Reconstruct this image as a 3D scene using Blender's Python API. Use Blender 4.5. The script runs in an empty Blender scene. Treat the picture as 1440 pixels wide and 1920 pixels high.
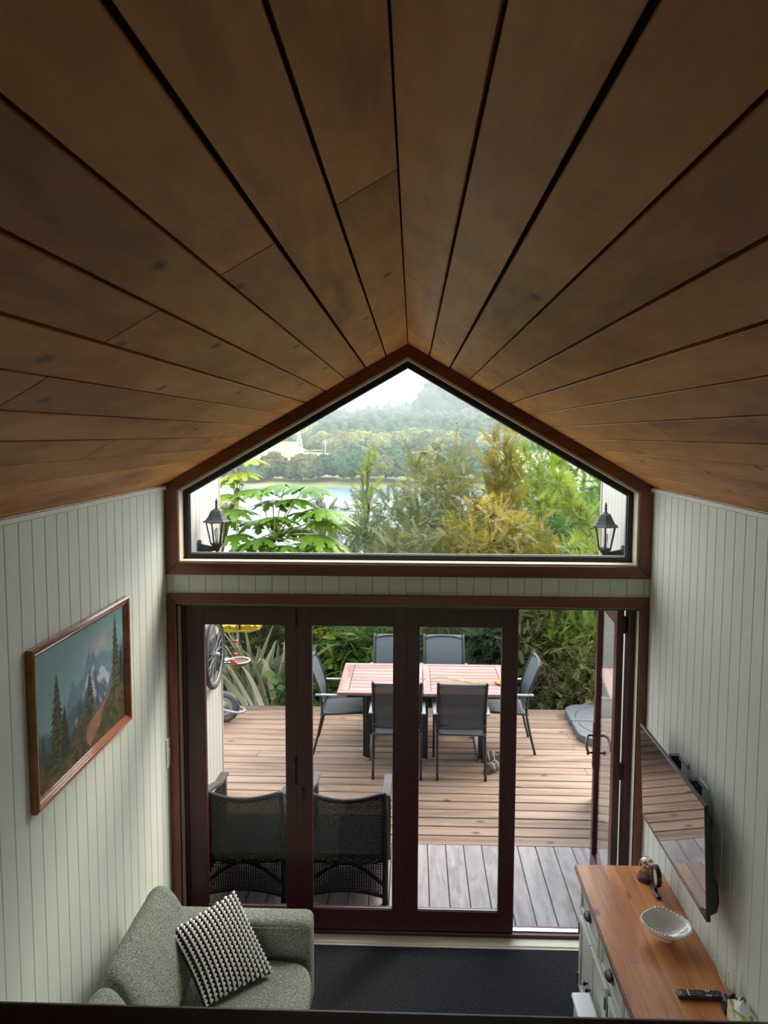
import bpy, math, random
import numpy as np
from mathutils import Vector, Matrix, noise
random.seed(7); np.random.seed(7)
PI = math.pi
scene = bpy.context.scene
COL = scene.collection

# ---------------------------------------------------------------- camera, sky, sun, exposure
cam_data = bpy.data.cameras.new('camera'); cam = bpy.data.objects.new('camera', cam_data); COL.objects.link(cam)
cam.location = (0, 0, 3.233)
cam.matrix_world = (Matrix.Translation((0, 0, 3.233)) @ Matrix.Rotation(.0295, 4, 'Z')
                    @ Matrix.Rotation(PI/2-.083, 4, 'X') @ Matrix.Rotation(.0041, 4, 'Z'))
cam_data.sensor_width = 36; cam_data.sensor_fit = 'AUTO'
cam_data.lens = 1402.89/1920*36
cam_data.shift_x = -12.1/1920; cam_data.shift_y = -29.2/1920
cam_data.clip_start = .02; cam_data.clip_end = 9000
scene.camera = cam

world = bpy.data.worlds.new('sky'); scene.world = world; world.use_nodes = True
wn = world.node_tree; wn.nodes.clear()
w_out = wn.nodes.new('ShaderNodeOutputWorld'); w_bg = wn.nodes.new('ShaderNodeBackground')
w_tc = wn.nodes.new('ShaderNodeTexCoord'); w_sep = wn.nodes.new('ShaderNodeSeparateXYZ'); w_ramp = wn.nodes.new('ShaderNodeValToRGB')
wn.links.new(w_tc.outputs['Generated'], w_sep.inputs[0]); wn.links.new(w_sep.outputs['Z'], w_ramp.inputs[0])
w_ramp.color_ramp.elements[0].position = 0.0; w_ramp.color_ramp.elements[0].color = (.97, .98, 1, 1)
w_ramp.color_ramp.elements[1].position = .55; w_ramp.color_ramp.elements[1].color = (.86, .93, 1, 1)
wn.links.new(w_ramp.outputs[0], w_bg.inputs['Color']); w_bg.inputs['Strength'].default_value = 1.65
wn.links.new(w_bg.outputs[0], w_out.inputs['Surface'])

sun_d = bpy.data.lights.new('hazy_sun', 'SUN'); sun_d.energy = 1.9; sun_d.angle = .5; sun_d.color = (1, .90, .76)
sun = bpy.data.objects.new('hazy_sun', sun_d); COL.objects.link(sun)
sun.rotation_euler = Vector((.62, .60, .85)).to_track_quat('Z', 'Y').to_euler()

scene.view_settings.view_transform = 'Standard'; scene.view_settings.look = 'None'
scene.view_settings.gamma = 1; scene.view_settings.use_curve_mapping = False
scene.view_settings.exposure = 1.75
scene.cycles.max_bounces = 10; scene.cycles.diffuse_bounces = 6; scene.cycles.glossy_bounces = 4
scene.cycles.transparent_max_bounces = 24; scene.cycles.volume_bounces = 2
scene.cycles.use_denoising = True; scene.cycles.caustics_reflective = False; scene.cycles.caustics_refractive = False
scene.cycles.sample_clamp_indirect = 6

# ---------------------------------------------------------------- helpers: materials
def srgb(r, g, b):
    f = lambda c: (c/255/12.92) if c/255 <= .04045 else ((c/255+.055)/1.055)**2.4
    return (f(r), f(g), f(b), 1)

def base_mat(name):
    m = bpy.data.materials.new(name); m.use_nodes = True
    nt = m.node_tree; b = nt.nodes['Principled BSDF']
    return m, nt, b, nt.nodes['Material Output']

def node(nt, kind, **kw):
    n = nt.nodes.new(kind)
    for k, v in kw.items(): setattr(n, k, v)
    return n

def plain(name, col, rough=.5, metal=0, vary=.0, vscale=8, bump=0, bscale=60, spec=.5, coat=0):
    m, nt, b, o = base_mat(name)
    b.inputs['Base Color'].default_value = col; b.inputs['Roughness'].default_value = rough
    b.inputs['Metallic'].default_value = metal; b.inputs['Specular IOR Level'].default_value = spec
    b.inputs['Coat Weight'].default_value = coat
    tc = node(nt, 'ShaderNodeTexCoord')
    if vary:
        nz = node(nt, 'ShaderNodeTexNoise'); nz.inputs['Scale'].default_value = vscale; nz.inputs['Detail'].default_value = 5
        nt.links.new(tc.outputs['Object'], nz.inputs['Vector'])
        mx = node(nt, 'ShaderNodeMix', data_type='RGBA')
        mx.inputs[6].default_value = tuple(c*(1-vary) for c in col[:3])+(1,)
        mx.inputs[7].default_value = tuple(min(1, c*(1+vary)) for c in col[:3])+(1,)
        ct = node(nt, 'ShaderNodeMapRange'); k_ = .16 if vary > .5 else .5; ct.inputs[1].default_value = .5-k_; ct.inputs[2].default_value = .5+k_
        nt.links.new(nz.outputs['Fac'], ct.inputs[0]); nt.links.new(ct.outputs[0], mx.inputs[0]); nt.links.new(mx.outputs[2], b.inputs['Base Color'])
    if bump:
        n2 = node(nt, 'ShaderNodeTexNoise'); n2.inputs['Scale'].default_value = bscale; n2.inputs['Detail'].default_value = 4
        nt.links.new(tc.outputs['Object'], n2.inputs['Vector'])
        bp = node(nt, 'ShaderNodeBump'); bp.inputs['Strength'].default_value = bump; bp.inputs['Distance'].default_value = .01
        nt.links.new(n2.outputs['Fac'], bp.inputs['Height']); nt.links.new(bp.outputs[0], b.inputs['Normal'])
    return m

def wood(name, cols, axis='Y', scale=6, stretch=14, rough=.5, bump=.15, objvar=.25, knots=0, coat=0, wear=None, spec=.4, figure=0):
    """grain runs along axis; every object gets its own offset and tone"""
    m, nt, b, o = base_mat(name)
    b.inputs['Roughness'].default_value = rough; b.inputs['Coat Weight'].default_value = coat
    b.inputs['Specular IOR Level'].default_value = spec
    tc = node(nt, 'ShaderNodeTexCoord'); oi = node(nt, 'ShaderNodeObjectInfo')
    mul = node(nt, 'ShaderNodeVectorMath', operation='MULTIPLY_ADD')
    s = [1, 1, 1]; s['XYZ'.index(axis)] = 1/stretch
    mul.inputs[1].default_value = s
    cmb = node(nt, 'ShaderNodeCombineXYZ'); rm = node(nt, 'ShaderNodeMath', operation='MULTIPLY'); rm.inputs[1].default_value = 53
    nt.links.new(oi.outputs['Random'], rm.inputs[0])
    for k in range(3): nt.links.new(rm.outputs[0], cmb.inputs[k])
    nt.links.new(tc.outputs['Object'], mul.inputs[0]); nt.links.new(cmb.outputs[0], mul.inputs[2])
    n1 = node(nt, 'ShaderNodeTexNoise'); n1.inputs['Scale'].default_value = scale; n1.inputs['Detail'].default_value = 6
    n1.inputs['Distortion'].default_value = .8; nt.links.new(mul.outputs[0], n1.inputs['Vector'])
    n2 = node(nt, 'ShaderNodeTexNoise'); n2.inputs['Scale'].default_value = scale*9; n2.inputs['Detail'].default_value = 3
    nt.links.new(mul.outputs[0], n2.inputs['Vector'])
    ad = node(nt, 'ShaderNodeMath', operation='MULTIPLY_ADD'); ad.inputs[1].default_value = .3
    nt.links.new(n2.outputs['Fac'], ad.inputs[0]); nt.links.new(n1.outputs['Fac'], ad.inputs[2])
    last = ad
    if figure:
        f1 = node(nt, 'ShaderNodeTexNoise'); f1.inputs['Scale'].default_value = 2.2; f1.inputs['Detail'].default_value = 5; f1.inputs['Distortion'].default_value = 1.4
        sh = node(nt, 'ShaderNodeVectorMath', operation='ADD'); nt.links.new(tc.outputs['Object'], sh.inputs[0]); nt.links.new(cmb.outputs[0], sh.inputs[1])
        nt.links.new(sh.outputs[0], f1.inputs['Vector'])
        fa = node(nt, 'ShaderNodeMath', operation='MULTIPLY_ADD'); fa.inputs[1].default_value = figure
        nt.links.new(f1.outputs['Fac'], fa.inputs[0]); nt.links.new(ad.outputs[0], fa.inputs[2])
        last = fa
    rp = node(nt, 'ShaderNodeValToRGB'); nt.links.new(last.outputs[0], rp.inputs[0])
    els = rp.color_ramp.elements
    lo, hi = (.42, .86) if not figure else (.42+figure*.3, .86+figure*.6)
    while len(els) < len(cols): els.new(.5)
    for k, c in enumerate(cols):
        els[k].position = lo+(hi-lo)*k/(len(cols)-1); els[k].color = c
    hs = node(nt, 'ShaderNodeHueSaturation'); nt.links.new(rp.outputs[0], hs.inputs['Color'])
    mr = node(nt, 'ShaderNodeMapRange'); mr.inputs[3].default_value = 1-objvar; mr.inputs[4].default_value = 1+objvar
    nt.links.new(oi.outputs['Random'], mr.inputs[0]); nt.links.new(mr.outputs[0], hs.inputs['Value'])
    col_out = hs.outputs[0]
    if knots:
        vo = node(nt, 'ShaderNodeTexVoronoi'); vo.inputs['Scale'].default_value = 1
        ml2 = node(nt, 'ShaderNodeVectorMath', operation='MULTIPLY_ADD')
        s2 = [knots]*3; s2['XYZ'.index(axis)] = knots*.55
        ml2.inputs[1].default_value = s2
        nt.links.new(tc.outputs['Object'], ml2.inputs[0]); nt.links.new(cmb.outputs[0], ml2.inputs[2])
        nt.links.new(ml2.outputs[0], vo.inputs['Vector'])
        if axis != 'Z': vo.voronoi_dimensions = '2D'
        km = node(nt, 'ShaderNodeMapRange'); km.inputs[1].default_value = .012; km.inputs[2].default_value = .045
        km.inputs[3].default_value = .25; km.inputs[4].default_value = 1
        nt.links.new(vo.outputs['Distance'], km.inputs[0])
        kx = node(nt, 'ShaderNodeMix', data_type='RGBA', blend_type='MULTIPLY'); kx.inputs[0].default_value = 1
        nt.links.new(col_out, kx.inputs[6]); nt.links.new(km.outputs[0], kx.inputs[7]); col_out = kx.outputs[2]
    if wear:
        wz = node(nt, 'ShaderNodeTexNoise'); wz.inputs['Scale'].default_value = wear[1]; wz.inputs['Detail'].default_value = 6; wz.inputs['Roughness'].default_value = .7
        nt.links.new(tc.outputs['Object'], wz.inputs['Vector'])
        wm = node(nt, 'ShaderNodeMapRange'); wm.inputs[1].default_value = wear[2]; wm.inputs[2].default_value = wear[2]+.14
        nt.links.new(wz.outputs['Fac'], wm.inputs[0])
        wx = node(nt, 'ShaderNodeMix', data_type='RGBA'); nt.links.new(wm.outputs[0], wx.inputs[0])
        nt.links.new(col_out, wx.inputs[6]); wx.inputs[7].default_value = wear[0]; col_out = wx.outputs[2]
    nt.links.new(col_out, b.inputs['Base Color'])
    if bump:
        bp = node(nt, 'ShaderNodeBump'); bp.inputs['Strength'].default_value = bump; bp.inputs['Distance'].default_value = .004
        nt.links.new(last.outputs[0], bp.inputs['Height']); nt.links.new(bp.outputs[0], b.inputs['Normal'])
    return m

def glass_mat(name, tint=(1, 1, 1, 1), base=.028):
    m = bpy.data.materials.new(name); m.use_nodes = True; nt = m.node_tree; nt.nodes.clear()
    out = node(nt, 'ShaderNodeOutputMaterial'); mix = node(nt, 'ShaderNodeMixShader')
    tr = node(nt, 'ShaderNodeBsdfTransparent'); tr.inputs[0].default_value = tint
    gl = node(nt, 'ShaderNodeBsdfGlossy'); gl.inputs['Roughness'].default_value = 0
    lw = node(nt, 'ShaderNodeLayerWeight'); lw.inputs[0].default_value = .5
    pw = node(nt, 'ShaderNodeMath', operation='POWER'); pw.inputs[1].default_value = 5
    ma = node(nt, 'ShaderNodeMath', operation='MULTIPLY_ADD'); ma.inputs[1].default_value = 1-base; ma.inputs[2].default_value = base
    nt.links.new(lw.outputs['Facing'], pw.inputs[0]); nt.links.new(pw.outputs[0], ma.inputs[0]); nt.links.new(ma.outputs[0], mix.inputs[0])
    nt.links.new(tr.outputs[0], mix.inputs[1]); nt.links.new(gl.outputs[0], mix.inputs[2]); nt.links.new(mix.outputs[0], out.inputs['Surface'])
    return m

def leaf_mat(name, c1, c2, c3=None, trans=.45, rough=.6):
    m = bpy.data.materials.new(name); m.use_nodes = True; nt = m.node_tree; nt.nodes.clear()
    out = node(nt, 'ShaderNodeOutputMaterial'); mix = node(nt, 'ShaderNodeMixShader'); mix.inputs[0].default_value = trans
    at = node(nt, 'ShaderNodeAttribute', attribute_name='tint'); rp = node(nt, 'ShaderNodeValToRGB')
    nt.links.new(at.outputs['Fac'], rp.inputs[0]); e = rp.color_ramp.elements
    e[0].color = c1; e[1].color = c2
    if c3: e[1].position = .55; x = e.new(1); x.color = c3
    d = node(nt, 'ShaderNodeBsdfPrincipled'); d.inputs['Roughness'].default_value = rough; d.inputs['Specular IOR Level'].default_value = .3
    t = node(nt, 'ShaderNodeBsdfTranslucent')
    hs = node(nt, 'ShaderNodeHueSaturation'); hs.inputs['Value'].default_value = 1.25; hs.inputs['Saturation'].default_value = 1.1
    nt.links.new(rp.outputs[0], d.inputs['Base Color']); nt.links.new(rp.outputs[0], hs.inputs['Color']); nt.links.new(hs.outputs[0], t.inputs[0])
    nt.links.new(d.outputs[0], mix.inputs[1]); nt.links.new(t.outputs[0], mix.inputs[2]); nt.links.new(mix.outputs[0], out.inputs['Surface'])
    return m

# ---------------------------------------------------------------- helpers: geometry
class MB:
    def __init__(s, origin=(0, 0, 0)): s.v = []; s.f = []; s.o = Vector(origin)
    def add(s, vs, fs):
        n = len(s.v); s.v += [tuple(p) for p in vs]; s.f += [tuple(i+n for i in f) for f in fs]; return s
    def box(s, x0, x1, y0, y1, z0, z1):
        vs = [(x, y, z) for x in (x0, x1) for y in (y0, y1) for z in (z0, z1)]
        return s.add(vs, [(0, 1, 3, 2), (4, 6, 7, 5), (0, 4, 5, 1), (2, 3, 7, 6), (0, 2, 6, 4), (1, 5, 7, 3)])
    def obox(s, c, size, rot):
        R = rot if isinstance(rot, Matrix) else Matrix.Rotation(rot, 3, 'Z')
        h = [q/2 for q in size]; vs = [Vector(c)+R @ Vector((x*h[0], y*h[1], z*h[2])) for x in (-1, 1) for y in (-1, 1) for z in (-1, 1)]
        return s.add(vs, [(0, 1, 3, 2), (4, 6, 7, 5), (0, 4, 5, 1), (2, 3, 7, 6), (0, 2, 6, 4), (1, 5, 7, 3)])
    def prism(s, poly, axis, a, b):
        n = len(poly)
        def P(p, t):
            return {'X': (t, p[0], p[1]), 'Y': (p[0], t, p[1]), 'Z': (p[0], p[1], t)}[axis]
        vs = [P(p, a) for p in poly]+[P(p, b) for p in poly]
        fs = [tuple(range(n))[::-1], tuple(range(n, 2*n))]+[(i, (i+1) % n, n+(i+1) % n, n+i) for i in range(n)]
        return s.add(vs, fs)
    def tube(s, pts, r, n=8, closed=False, caps=True, squash=None):
        pts = [Vector(p) for p in pts]; m = len(pts); rs = r if isinstance(r, (list, tuple)) else [r]*m
        vs = []; up = None
        for i, p in enumerate(pts):
            if closed: t = (pts[(i+1) % m]-pts[i-1])
            else: t = pts[min(i+1, m-1)]-pts[max(i-1, 0)]
            t.normalize()
            if up is None:
                up = Vector((0, 0, 1)) if abs(t.z) < .9 else Vector((0, 1, 0))
            a = t.cross(up); a.normalize(); b = a.cross(t); b.normalize(); up = b
            for k in range(n):
                an = 2*PI*k/n; vs.append(p+(a*math.cos(an)*(squash or 1)+b*math.sin(an))*rs[i])
        fs = []
        for i in range(m if closed else m-1):
            j = (i+1) % m
            for k in range(n): fs.append((i*n+k, i*n+(k+1) % n, j*n+(k+1) % n, j*n+k))
        if caps and not closed: fs += [tuple(range(n))[::-1], tuple(range((m-1)*n, m*n))]
        return s.add(vs, fs)
    def lathe(s, prof, c=(0, 0, 0), n=24, sx=1, sy=1, caps=True, rot=None, phase=0):
        vs = []; m = len(prof)
        for r, z in prof:
            for k in range(n):
                a = 2*PI*k/n+phase; p = Vector((r*math.cos(a)*sx, r*math.sin(a)*sy, z))
                if rot: p = rot @ p
                vs.append(p+Vector(c))
        fs = [(i*n+k, i*n+(k+1) % n, (i+1)*n+(k+1) % n, (i+1)*n+k) for i in range(m-1) for k in range(n)]
        if caps: fs += [tuple(range(n))[::-1], tuple(range((m-1)*n, m*n))]
        return s.add(vs, fs)
    def build(s, name, mat, parent=None, smooth=False, bevel=0, seg=2, sub=0, angle=None):
        me = bpy.data.meshes.new(name)
        me.from_pydata([tuple(Vector(p)-s.o) for p in s.v], [], s.f); me.validate(); me.update()
        import bmesh
        bm = bmesh.new(); bm.from_mesh(me); bmesh.ops.recalc_face_normals(bm, faces=bm.faces); bm.to_mesh(me); bm.free()
        return link(name, me, mat, parent, s.o if parent is None else None, smooth, bevel, seg, sub)

def link(name, me, mat, parent=None, loc=None, smooth=False, bevel=0, seg=2, sub=0):
    o = bpy.data.objects.new(name, me); COL.objects.link(o)
    if mat: me.materials.append(mat)
    if loc is not None: o.location = loc
    if parent: o.parent = parent
    if smooth:
        me.polygons.foreach_set('use_smooth', [True]*len(me.polygons))
    if bevel:
        b = o.modifiers.new('bevel', 'BEVEL'); b.width = bevel; b.segments = seg; b.limit_method = 'ANGLE'; b.angle_limit = .6
    if sub:
        b = o.modifiers.new('subdivision', 'SUBSURF'); b.levels = sub; b.render_levels = sub
    return o

def np_mesh(name, V, F, mat, parent=None, loc=None, tint=None, smooth=False):
    """V (n,3) F (m,3) arrays"""
    me = bpy.data.meshes.new(name); V = np.asarray(V, np.float32); F = np.asarray(F, np.int32); k = F.shape[1]
    me.vertices.add(len(V)); me.vertices.foreach_set('co', V.ravel())
    me.loops.add(F.size); me.loops.foreach_set('vertex_index', F.ravel())
    me.polygons.add(len(F)); me.polygons.foreach_set('loop_start', np.arange(0, F.size, k, dtype=np.int32))
    me.update(calc_edges=True)
    if tint is not None:
        a = me.attributes.new('tint', 'FLOAT', 'POINT'); a.data.foreach_set('value', np.asarray(tint, np.float32))
    return link(name, me, mat, parent, loc, smooth)

def thing(name, loc=(0, 0, 0), rz=0, label=None, cat=None, group=None, kind=None):
    o = bpy.data.objects.new(name, None); COL.objects.link(o); o.location = loc; o.rotation_euler = (0, 0, rz)
    o.empty_display_size = .1
    return tag(o, label, cat, group, kind)

def tag(o, label=None, cat=None, group=None, kind=None):
    for k, v in (('label', label), ('category', cat), ('group', group), ('kind', kind)):
        if v: o[k] = v
    return o

def copy_tree(o, parent=None):
    c = o.copy(); COL.objects.link(c); c.parent = parent
    for ch in list(o.children): copy_tree(ch, c)
    return c

def bez(pts, n=12):
    """smooth curve through the points"""
    P = [Vector(p) for p in pts]; P = [P[0]*2-P[1]]+P+[P[-1]*2-P[-2]]; out = []
    for i in range(1, len(P)-2):
        for k in range(n):
            t = k/n; a, b, c, d = P[i-1:i+3]
            out.append(.5*((2*b)+(c-a)*t+(2*a-5*b+4*c-d)*t*t+(3*b-a-3*c+d)*t**3))
    out.append(P[-2]); return out

# ---------------------------------------------------------------- materials
M = {}
M['wall'] = plain('painted_boards', (.665, .705, .63, 1), .5, vary=.03, vscale=2)
M['groove'] = plain('board_groove', (.10, .105, .09, 1), .8)
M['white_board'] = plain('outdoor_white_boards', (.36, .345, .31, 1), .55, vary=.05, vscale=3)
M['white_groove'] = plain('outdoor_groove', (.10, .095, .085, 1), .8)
M['beige'] = plain('beige_liner', (.60, .54, .42, 1), .5, vary=.05)
M['ceil'] = wood('ceiling_boards', [(.30, .085, .015, 1), (.62, .26, .062, 1), (.82, .40, .12, 1)], 'Y', 3.0, 5, .5, .1, .12, knots=2.3, figure=.28, spec=.55)
M['roof'] = plain('dark_roof_void', (.012, .011, .010, 1), .9)
M['trim'] = wood('red_brown_trim', [(0.068, 0.0158, 0.0072, 1), (0.152, 0.0396, 0.0158, 1), (0.2, 0.0612, 0.0252, 1)], 'X', 7, 12, .35, .08, .06, spec=.5)
M['trim_v'] = wood('red_brown_trim_upright', [(0.0723, 0.0165, 0.0075, 1), (0.17, 0.045, 0.0165, 1), (0.23, 0.0713, 0.0285, 1)], 'Z', 7, 12, .35, .08, .06, knots=2.2, spec=.5)
M['maroon'] = plain('maroon_joinery', (.052, .006, .0065, 1), .38, vary=.08, vscale=3)
M['black_alu'] = plain('black_window_frame', (.004, .004, .0045, 1), .35)
M['glass'] = glass_mat('pane_glass')
M['carpet'] = plain('charcoal_carpet', (.026, .027, .032, 1), .95, vary=.95, vscale=150, bump=1, bscale=150, spec=.1)
M['deck'] = wood('brown_deck_boards', [(0.0882, 0.0497, 0.0323, 1), (0.166, 0.107, 0.0739, 1), (0.218, 0.151, 0.111, 1)], 'X', 12, 14, .6, .35, .20, knots=1.7)
M['deck_grey'] = wood('grey_worn_boards', [(0.143, 0.118, 0.118, 1), (0.223, 0.198, 0.198, 1), (0.273, 0.248, 0.248, 1)], 'Y', 16, 5, .5, .35, .10, wear=((0.167, 0.0806, 0.0558, 1), 5, .60))
M['dark_metal'] = plain('dark_powder_coat', (.008, .009, .011, 1), .38)
M['arm_metal'] = plain('grey_arm_metal', (0.224, 0.231, 0.252, 1), .35, metal=.3)
M['sofa'] = plain('sage_weave', (.265, .29, .24, 1), .92, vary=.51, vscale=150, bump=1, bscale=140, spec=.15)
M['loft'] = wood('dark_rail_timber', [(.018, .008, .005, 1), (.04, .018, .01, 1)], 'X', 5, 14, .4, .1, .02)
M['sb_top'] = wood('honey_pine_top', [(.22, .055, .012, 1), (.45, .155, .040, 1), (.58, .245, .080, 1)], 'Y', 5, 9, .36, .06, .12, knots=1.6, coat=.1, wear=((.42, .24, .18, 1), 2.6, .60))
M['sb_white'] = plain('cream_white_paint', (.58, .60, .54, 1), .4)
M['black'] = plain('black_plastic', (.012, .012, .013, 1), .35)
M['black_iron'] = plain('black_iron', (.014, .014, .015, 1), .45)
M['porcelain'] = plain('white_porcelain', (.72, .71, .66, 1), .12, spec=.6, coat=.5)

# ---------------------------------------------------------------- room
L, R, Y0 = -1.507, 1.433, 4.5
RX, RZ, TAN = -.033, 3.766, math.tan(math.radians(29.8)); COSA = math.cos(math.radians(29.8)); SINA = math.sin(math.radians(29.8))
def roof_z(x): return RZ-TAN*abs(x-RX)

MB((0, 1.5, 0)).box(L-.2, R+.2, -1.7, 4.5, -.12, 0).build('floor', M['carpet'])['kind'] = 'structure'

def board_wall(name, x, side, y0, y1, z0, z1f, mat, groove, pitch, off, thick=.014, back=.1):
    """wall in a plane x = const made of upright boards; side = +1 when the boards face +x"""
    root = thing(name, (x, 0, 0), kind='structure')
    b = MB(root.location); xa, xb = sorted((x-side*thick, x-side*(thick+back))); b.box(xa, xb, y0, y1, z0, z1f)
    b.build('wall_backing', groove, root)
    me = None; y = y1-off
    g = .0035 if abs(x) < 1.6 else .006
    ys = [(y1-off, y1)] if off > .01 else []
    while y > y0+.001:
        ys.append((max(y-pitch, y0), y)); y -= pitch
    for a, c in ys:
        if c-a < .005: continue
        full = abs(c-a-pitch) < 1e-4
        if full and me: o = bpy.data.objects.new('board', me); COL.objects.link(o)
        else:
            w = c-a; s_ = side
            poly = [(-s_*thick, 0), (-s_*thick, w), (-s_*.004, w-.0005), (0, w-g), (0, g), (-s_*.004, .0005)]
            mb = MB(); mb.prism([(p[0], p[1]) for p in poly], 'Z', z0, z1f)
            o = mb.build('board', mat)
            if full: me = o.data
        o.parent = root; o.location = (0, a, 0)
    return root

zL = roof_z(L); zR = roof_z(R)
board_wall('wall_left', L, 1, -1.5, Y0, 0, zL-.002, M['wall'], M['groove'], .1026, .06)
board_wall('wall_right', R, -1, -1.5, Y0, 0, zR-.002, M['wall'], M['groove'], .1026, .03)

# far wall: boards show in the strip between window and doors
wf = thing('wall_far', (0, Y0, 0), kind='structure')
b = MB(wf.location); b.box(L-.25, R+.25, 4.514, 4.70, 2.17, 2.452); b.box(L-.25, -1.452, 4.514, 4.70, 0, 3.05); b.box(1.387, R+.25, 4.514, 4.70, 0, 3.05)
b.build('wall_backing', M['groove'], wf)
x = L+.036; bm_ = None
xs = [(L, x)]
while x < R-.01: xs.append((x, min(x+.1026, R))); x += .1026
for a, c in xs:
    mb = MB(); w = c-a; mb.prism([(0, .014), (w, .014), (w-.0005, .004), (w-.0035, 0), (.0035, 0), (.0005, .004)], 'Z', 2.2, 2.44)
    o = mb.build('board', M['wall'], wf); o.location = (a, 0, 0)
# gable strip above the window trim, behind it
mb = MB(wf.location)
for s_, xe in ((-1, L-.25), (1, R+.25)):
    mb.prism([(RX, RZ-.06), (xe, roof_z(xe)-.06), (xe, roof_z(xe)+.02), (RX, RZ+.02)], 'Y', 4.56, 4.72)
mb.build('gable_strip', M['groove'], wf)
mb = MB((0, -1.55, 0))
for bx in ((L-.2, -1.15, 0, 3.8), (1.10, R+.2, 0, 3.8), (-1.15, 1.10, 0, .25), (-1.15, 1.10, 1.76, 3.8)): mb.box(bx[0], bx[1], -1.65, -1.5, bx[2], bx[3])
tag(mb.build('wall_back', M['loft']), kind='structure')
for nm, z0, z1 in (('added_fill_window', .25, 1.76),):  # unseen opening under the loft, added to let fill daylight into the room
    w_ = thing(nm, (0, -1.6, z0), kind='structure'); mb = MB(w_.location)
    for bx in ((-1.15, -1.10, z0, z1), (1.05, 1.10, z0, z1), (-1.10, 1.05, z0, z0+.05), (-1.10, 1.05, z1-.05, z1), (-.05, 0, z0+.05, z1-.05)): mb.box(bx[0], bx[1], -1.62, -1.56, bx[2], bx[3])
    mb.build('window_frame', M['maroon'], w_); MB(w_.location).box(-1.10, 1.05, -1.595, -1.589, z0+.05, z1-.05).build('pane', M['glass'], w_)
tag(MB((0, -10, -.3)).box(-30, 30, -30, -1.7, -.5, -.3).build('light_block_ground', plain('light_block_green', (.07, .11, .03, 1), .9)), kind='structure')  # unseen ground sheet added to keep sky light from below off the ceiling
# white bead along the top of both side walls
for nm, xa, xb, zt in (('trim_1', L, L+.016, zL), ('trim_2', R-.016, R, zR)):
    tag(MB((xa, 2, zt)).box(xa, xb, -1.5, 4.48, zt-.03, zt-.006).build(nm, plain('white_bead_'+nm, (.7, .7, .66, 1), .4), bevel=.004), kind='structure')

# ceiling: sloping boards with open joints
ceil = thing('ceiling', (RX, 1.5, RZ), kind='structure')
cuts = {(-1, 0): [1.555], (-1, 2): [1.56], (-1, 4): [1.55], (-1, 6): [1.555], (-1, 8): [2.50], (-1, 7): [3.65],
        (1, 0): [2.542], (1, 3): [4.03], (1, 7): [2.66], (1, 8): [3.39, 2.49], (1, 2): [.2], (1, 5): [.4], (-1, 9): [3.1]}
edges = [0, .1435]
while edges[-1] < 1.70: edges.append(edges[-1]+.1388)
for s_ in (-1, 1):
    for i in range(len(edges)-1):
        a, c = edges[i], edges[i+1]
        if c > 1.72: c = 1.72
        g = .0045+.002*((i*37) % 3)
        ysplit = [-1.5]+sorted(cuts.get((s_, i), []))+[4.56]
        for k in range(len(ysplit)-1):
            ya, yb = ysplit[k]+(.0025 if k else 0), ysplit[k+1]-(.0025 if k < len(ysplit)-2 else 0)
            a2 = a+(g if i else .001); c2 = c-.001
            mb = MB()
            prof = [(a2+.002, 0), (c2-.002, 0), (c2, .002), (c2, .016), (a2, .016), (a2, .002)]
            pts = [(s_*COSA*p[0]+s_*SINA*p[1], -SINA*p[0]+COSA*p[1]) for p in prof]
            mb.prism(pts, 'Y', ya-1.5, yb-1.5)
            o = mb.build('plank', M['ceil'], ceil)
mb = MB(ceil.location)
for s_ in (-1, 1):
    xe = RX+s_*1.60; up = .022/COSA
    mb.prism([(RX, RZ+up), (xe, roof_z(xe)+up), (xe, roof_z(xe)+up+.12), (RX, RZ+up+.14)], 'Y', -1.6, 4.72)
mb.build('roof_lining', M['roof'], ceil)

# ---- gable window
TW = .067
def pent(inset_side, inset_bot, inset_roof, zb=2.372):
    """inner pentagon of the gable for insets measured square to each side"""
    xl, xr = L+inset_side, R-inset_side; dz = inset_roof/COSA
    return [(xl, zb+inset_bot), (xr, zb+inset_bot), (xr, roof_z(xr)-dz), (RX, RZ-dz), (xl, roof_z(xl)-dz)]
def ring(mb, A, B, y0, y1):
    n = len(A)
    for i in range(n):
        j = (i+1) % n; mb.prism([A[i], A[j], B[j], B[i]], 'Y', y0, y1)
win = thing('window_1', (RX, Y0, 2.372), kind='structure')
A = pent(0, 0, .002); B = pent(TW+.006, .072, TW)
for i in range(5):
    j = (i+1) % 5; mb = MB(win.location); mb.prism([A[i], A[j], B[j], B[i]], 'Y', 4.478, 4.515)
    mb.build('architrave', M['trim_v'] if i in (1, 4) else M['trim'], win, bevel=.003)
C = pent(TW+.020, .084, TW+.012); mb = MB(win.location); ring(mb, B, C, 4.49, 4.59); mb.build('reveal_liner', M['beige'], win)
D = pent(TW+.050, .115, TW+.045); mb = MB(win.location); ring(mb, C, D, 4.582, 4.64); mb.build('window_frame', M['black_alu'], win, bevel=.002)
E_ = pent(TW+.056, .120, TW+.050); mb = MB(win.location); ring(mb, D, E_, 4.606, 4.614); mb.build('glazing_bead', plain('silver_bead', (.4, .4, .4, 1), .3, metal=.8), win)
mb = MB(win.location); G_ = pent(TW+.048, .112, TW+.043); mb.prism(G_, 'Y', 4.607, 4.613); mb.build('pane', M['glass'], win)

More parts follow.
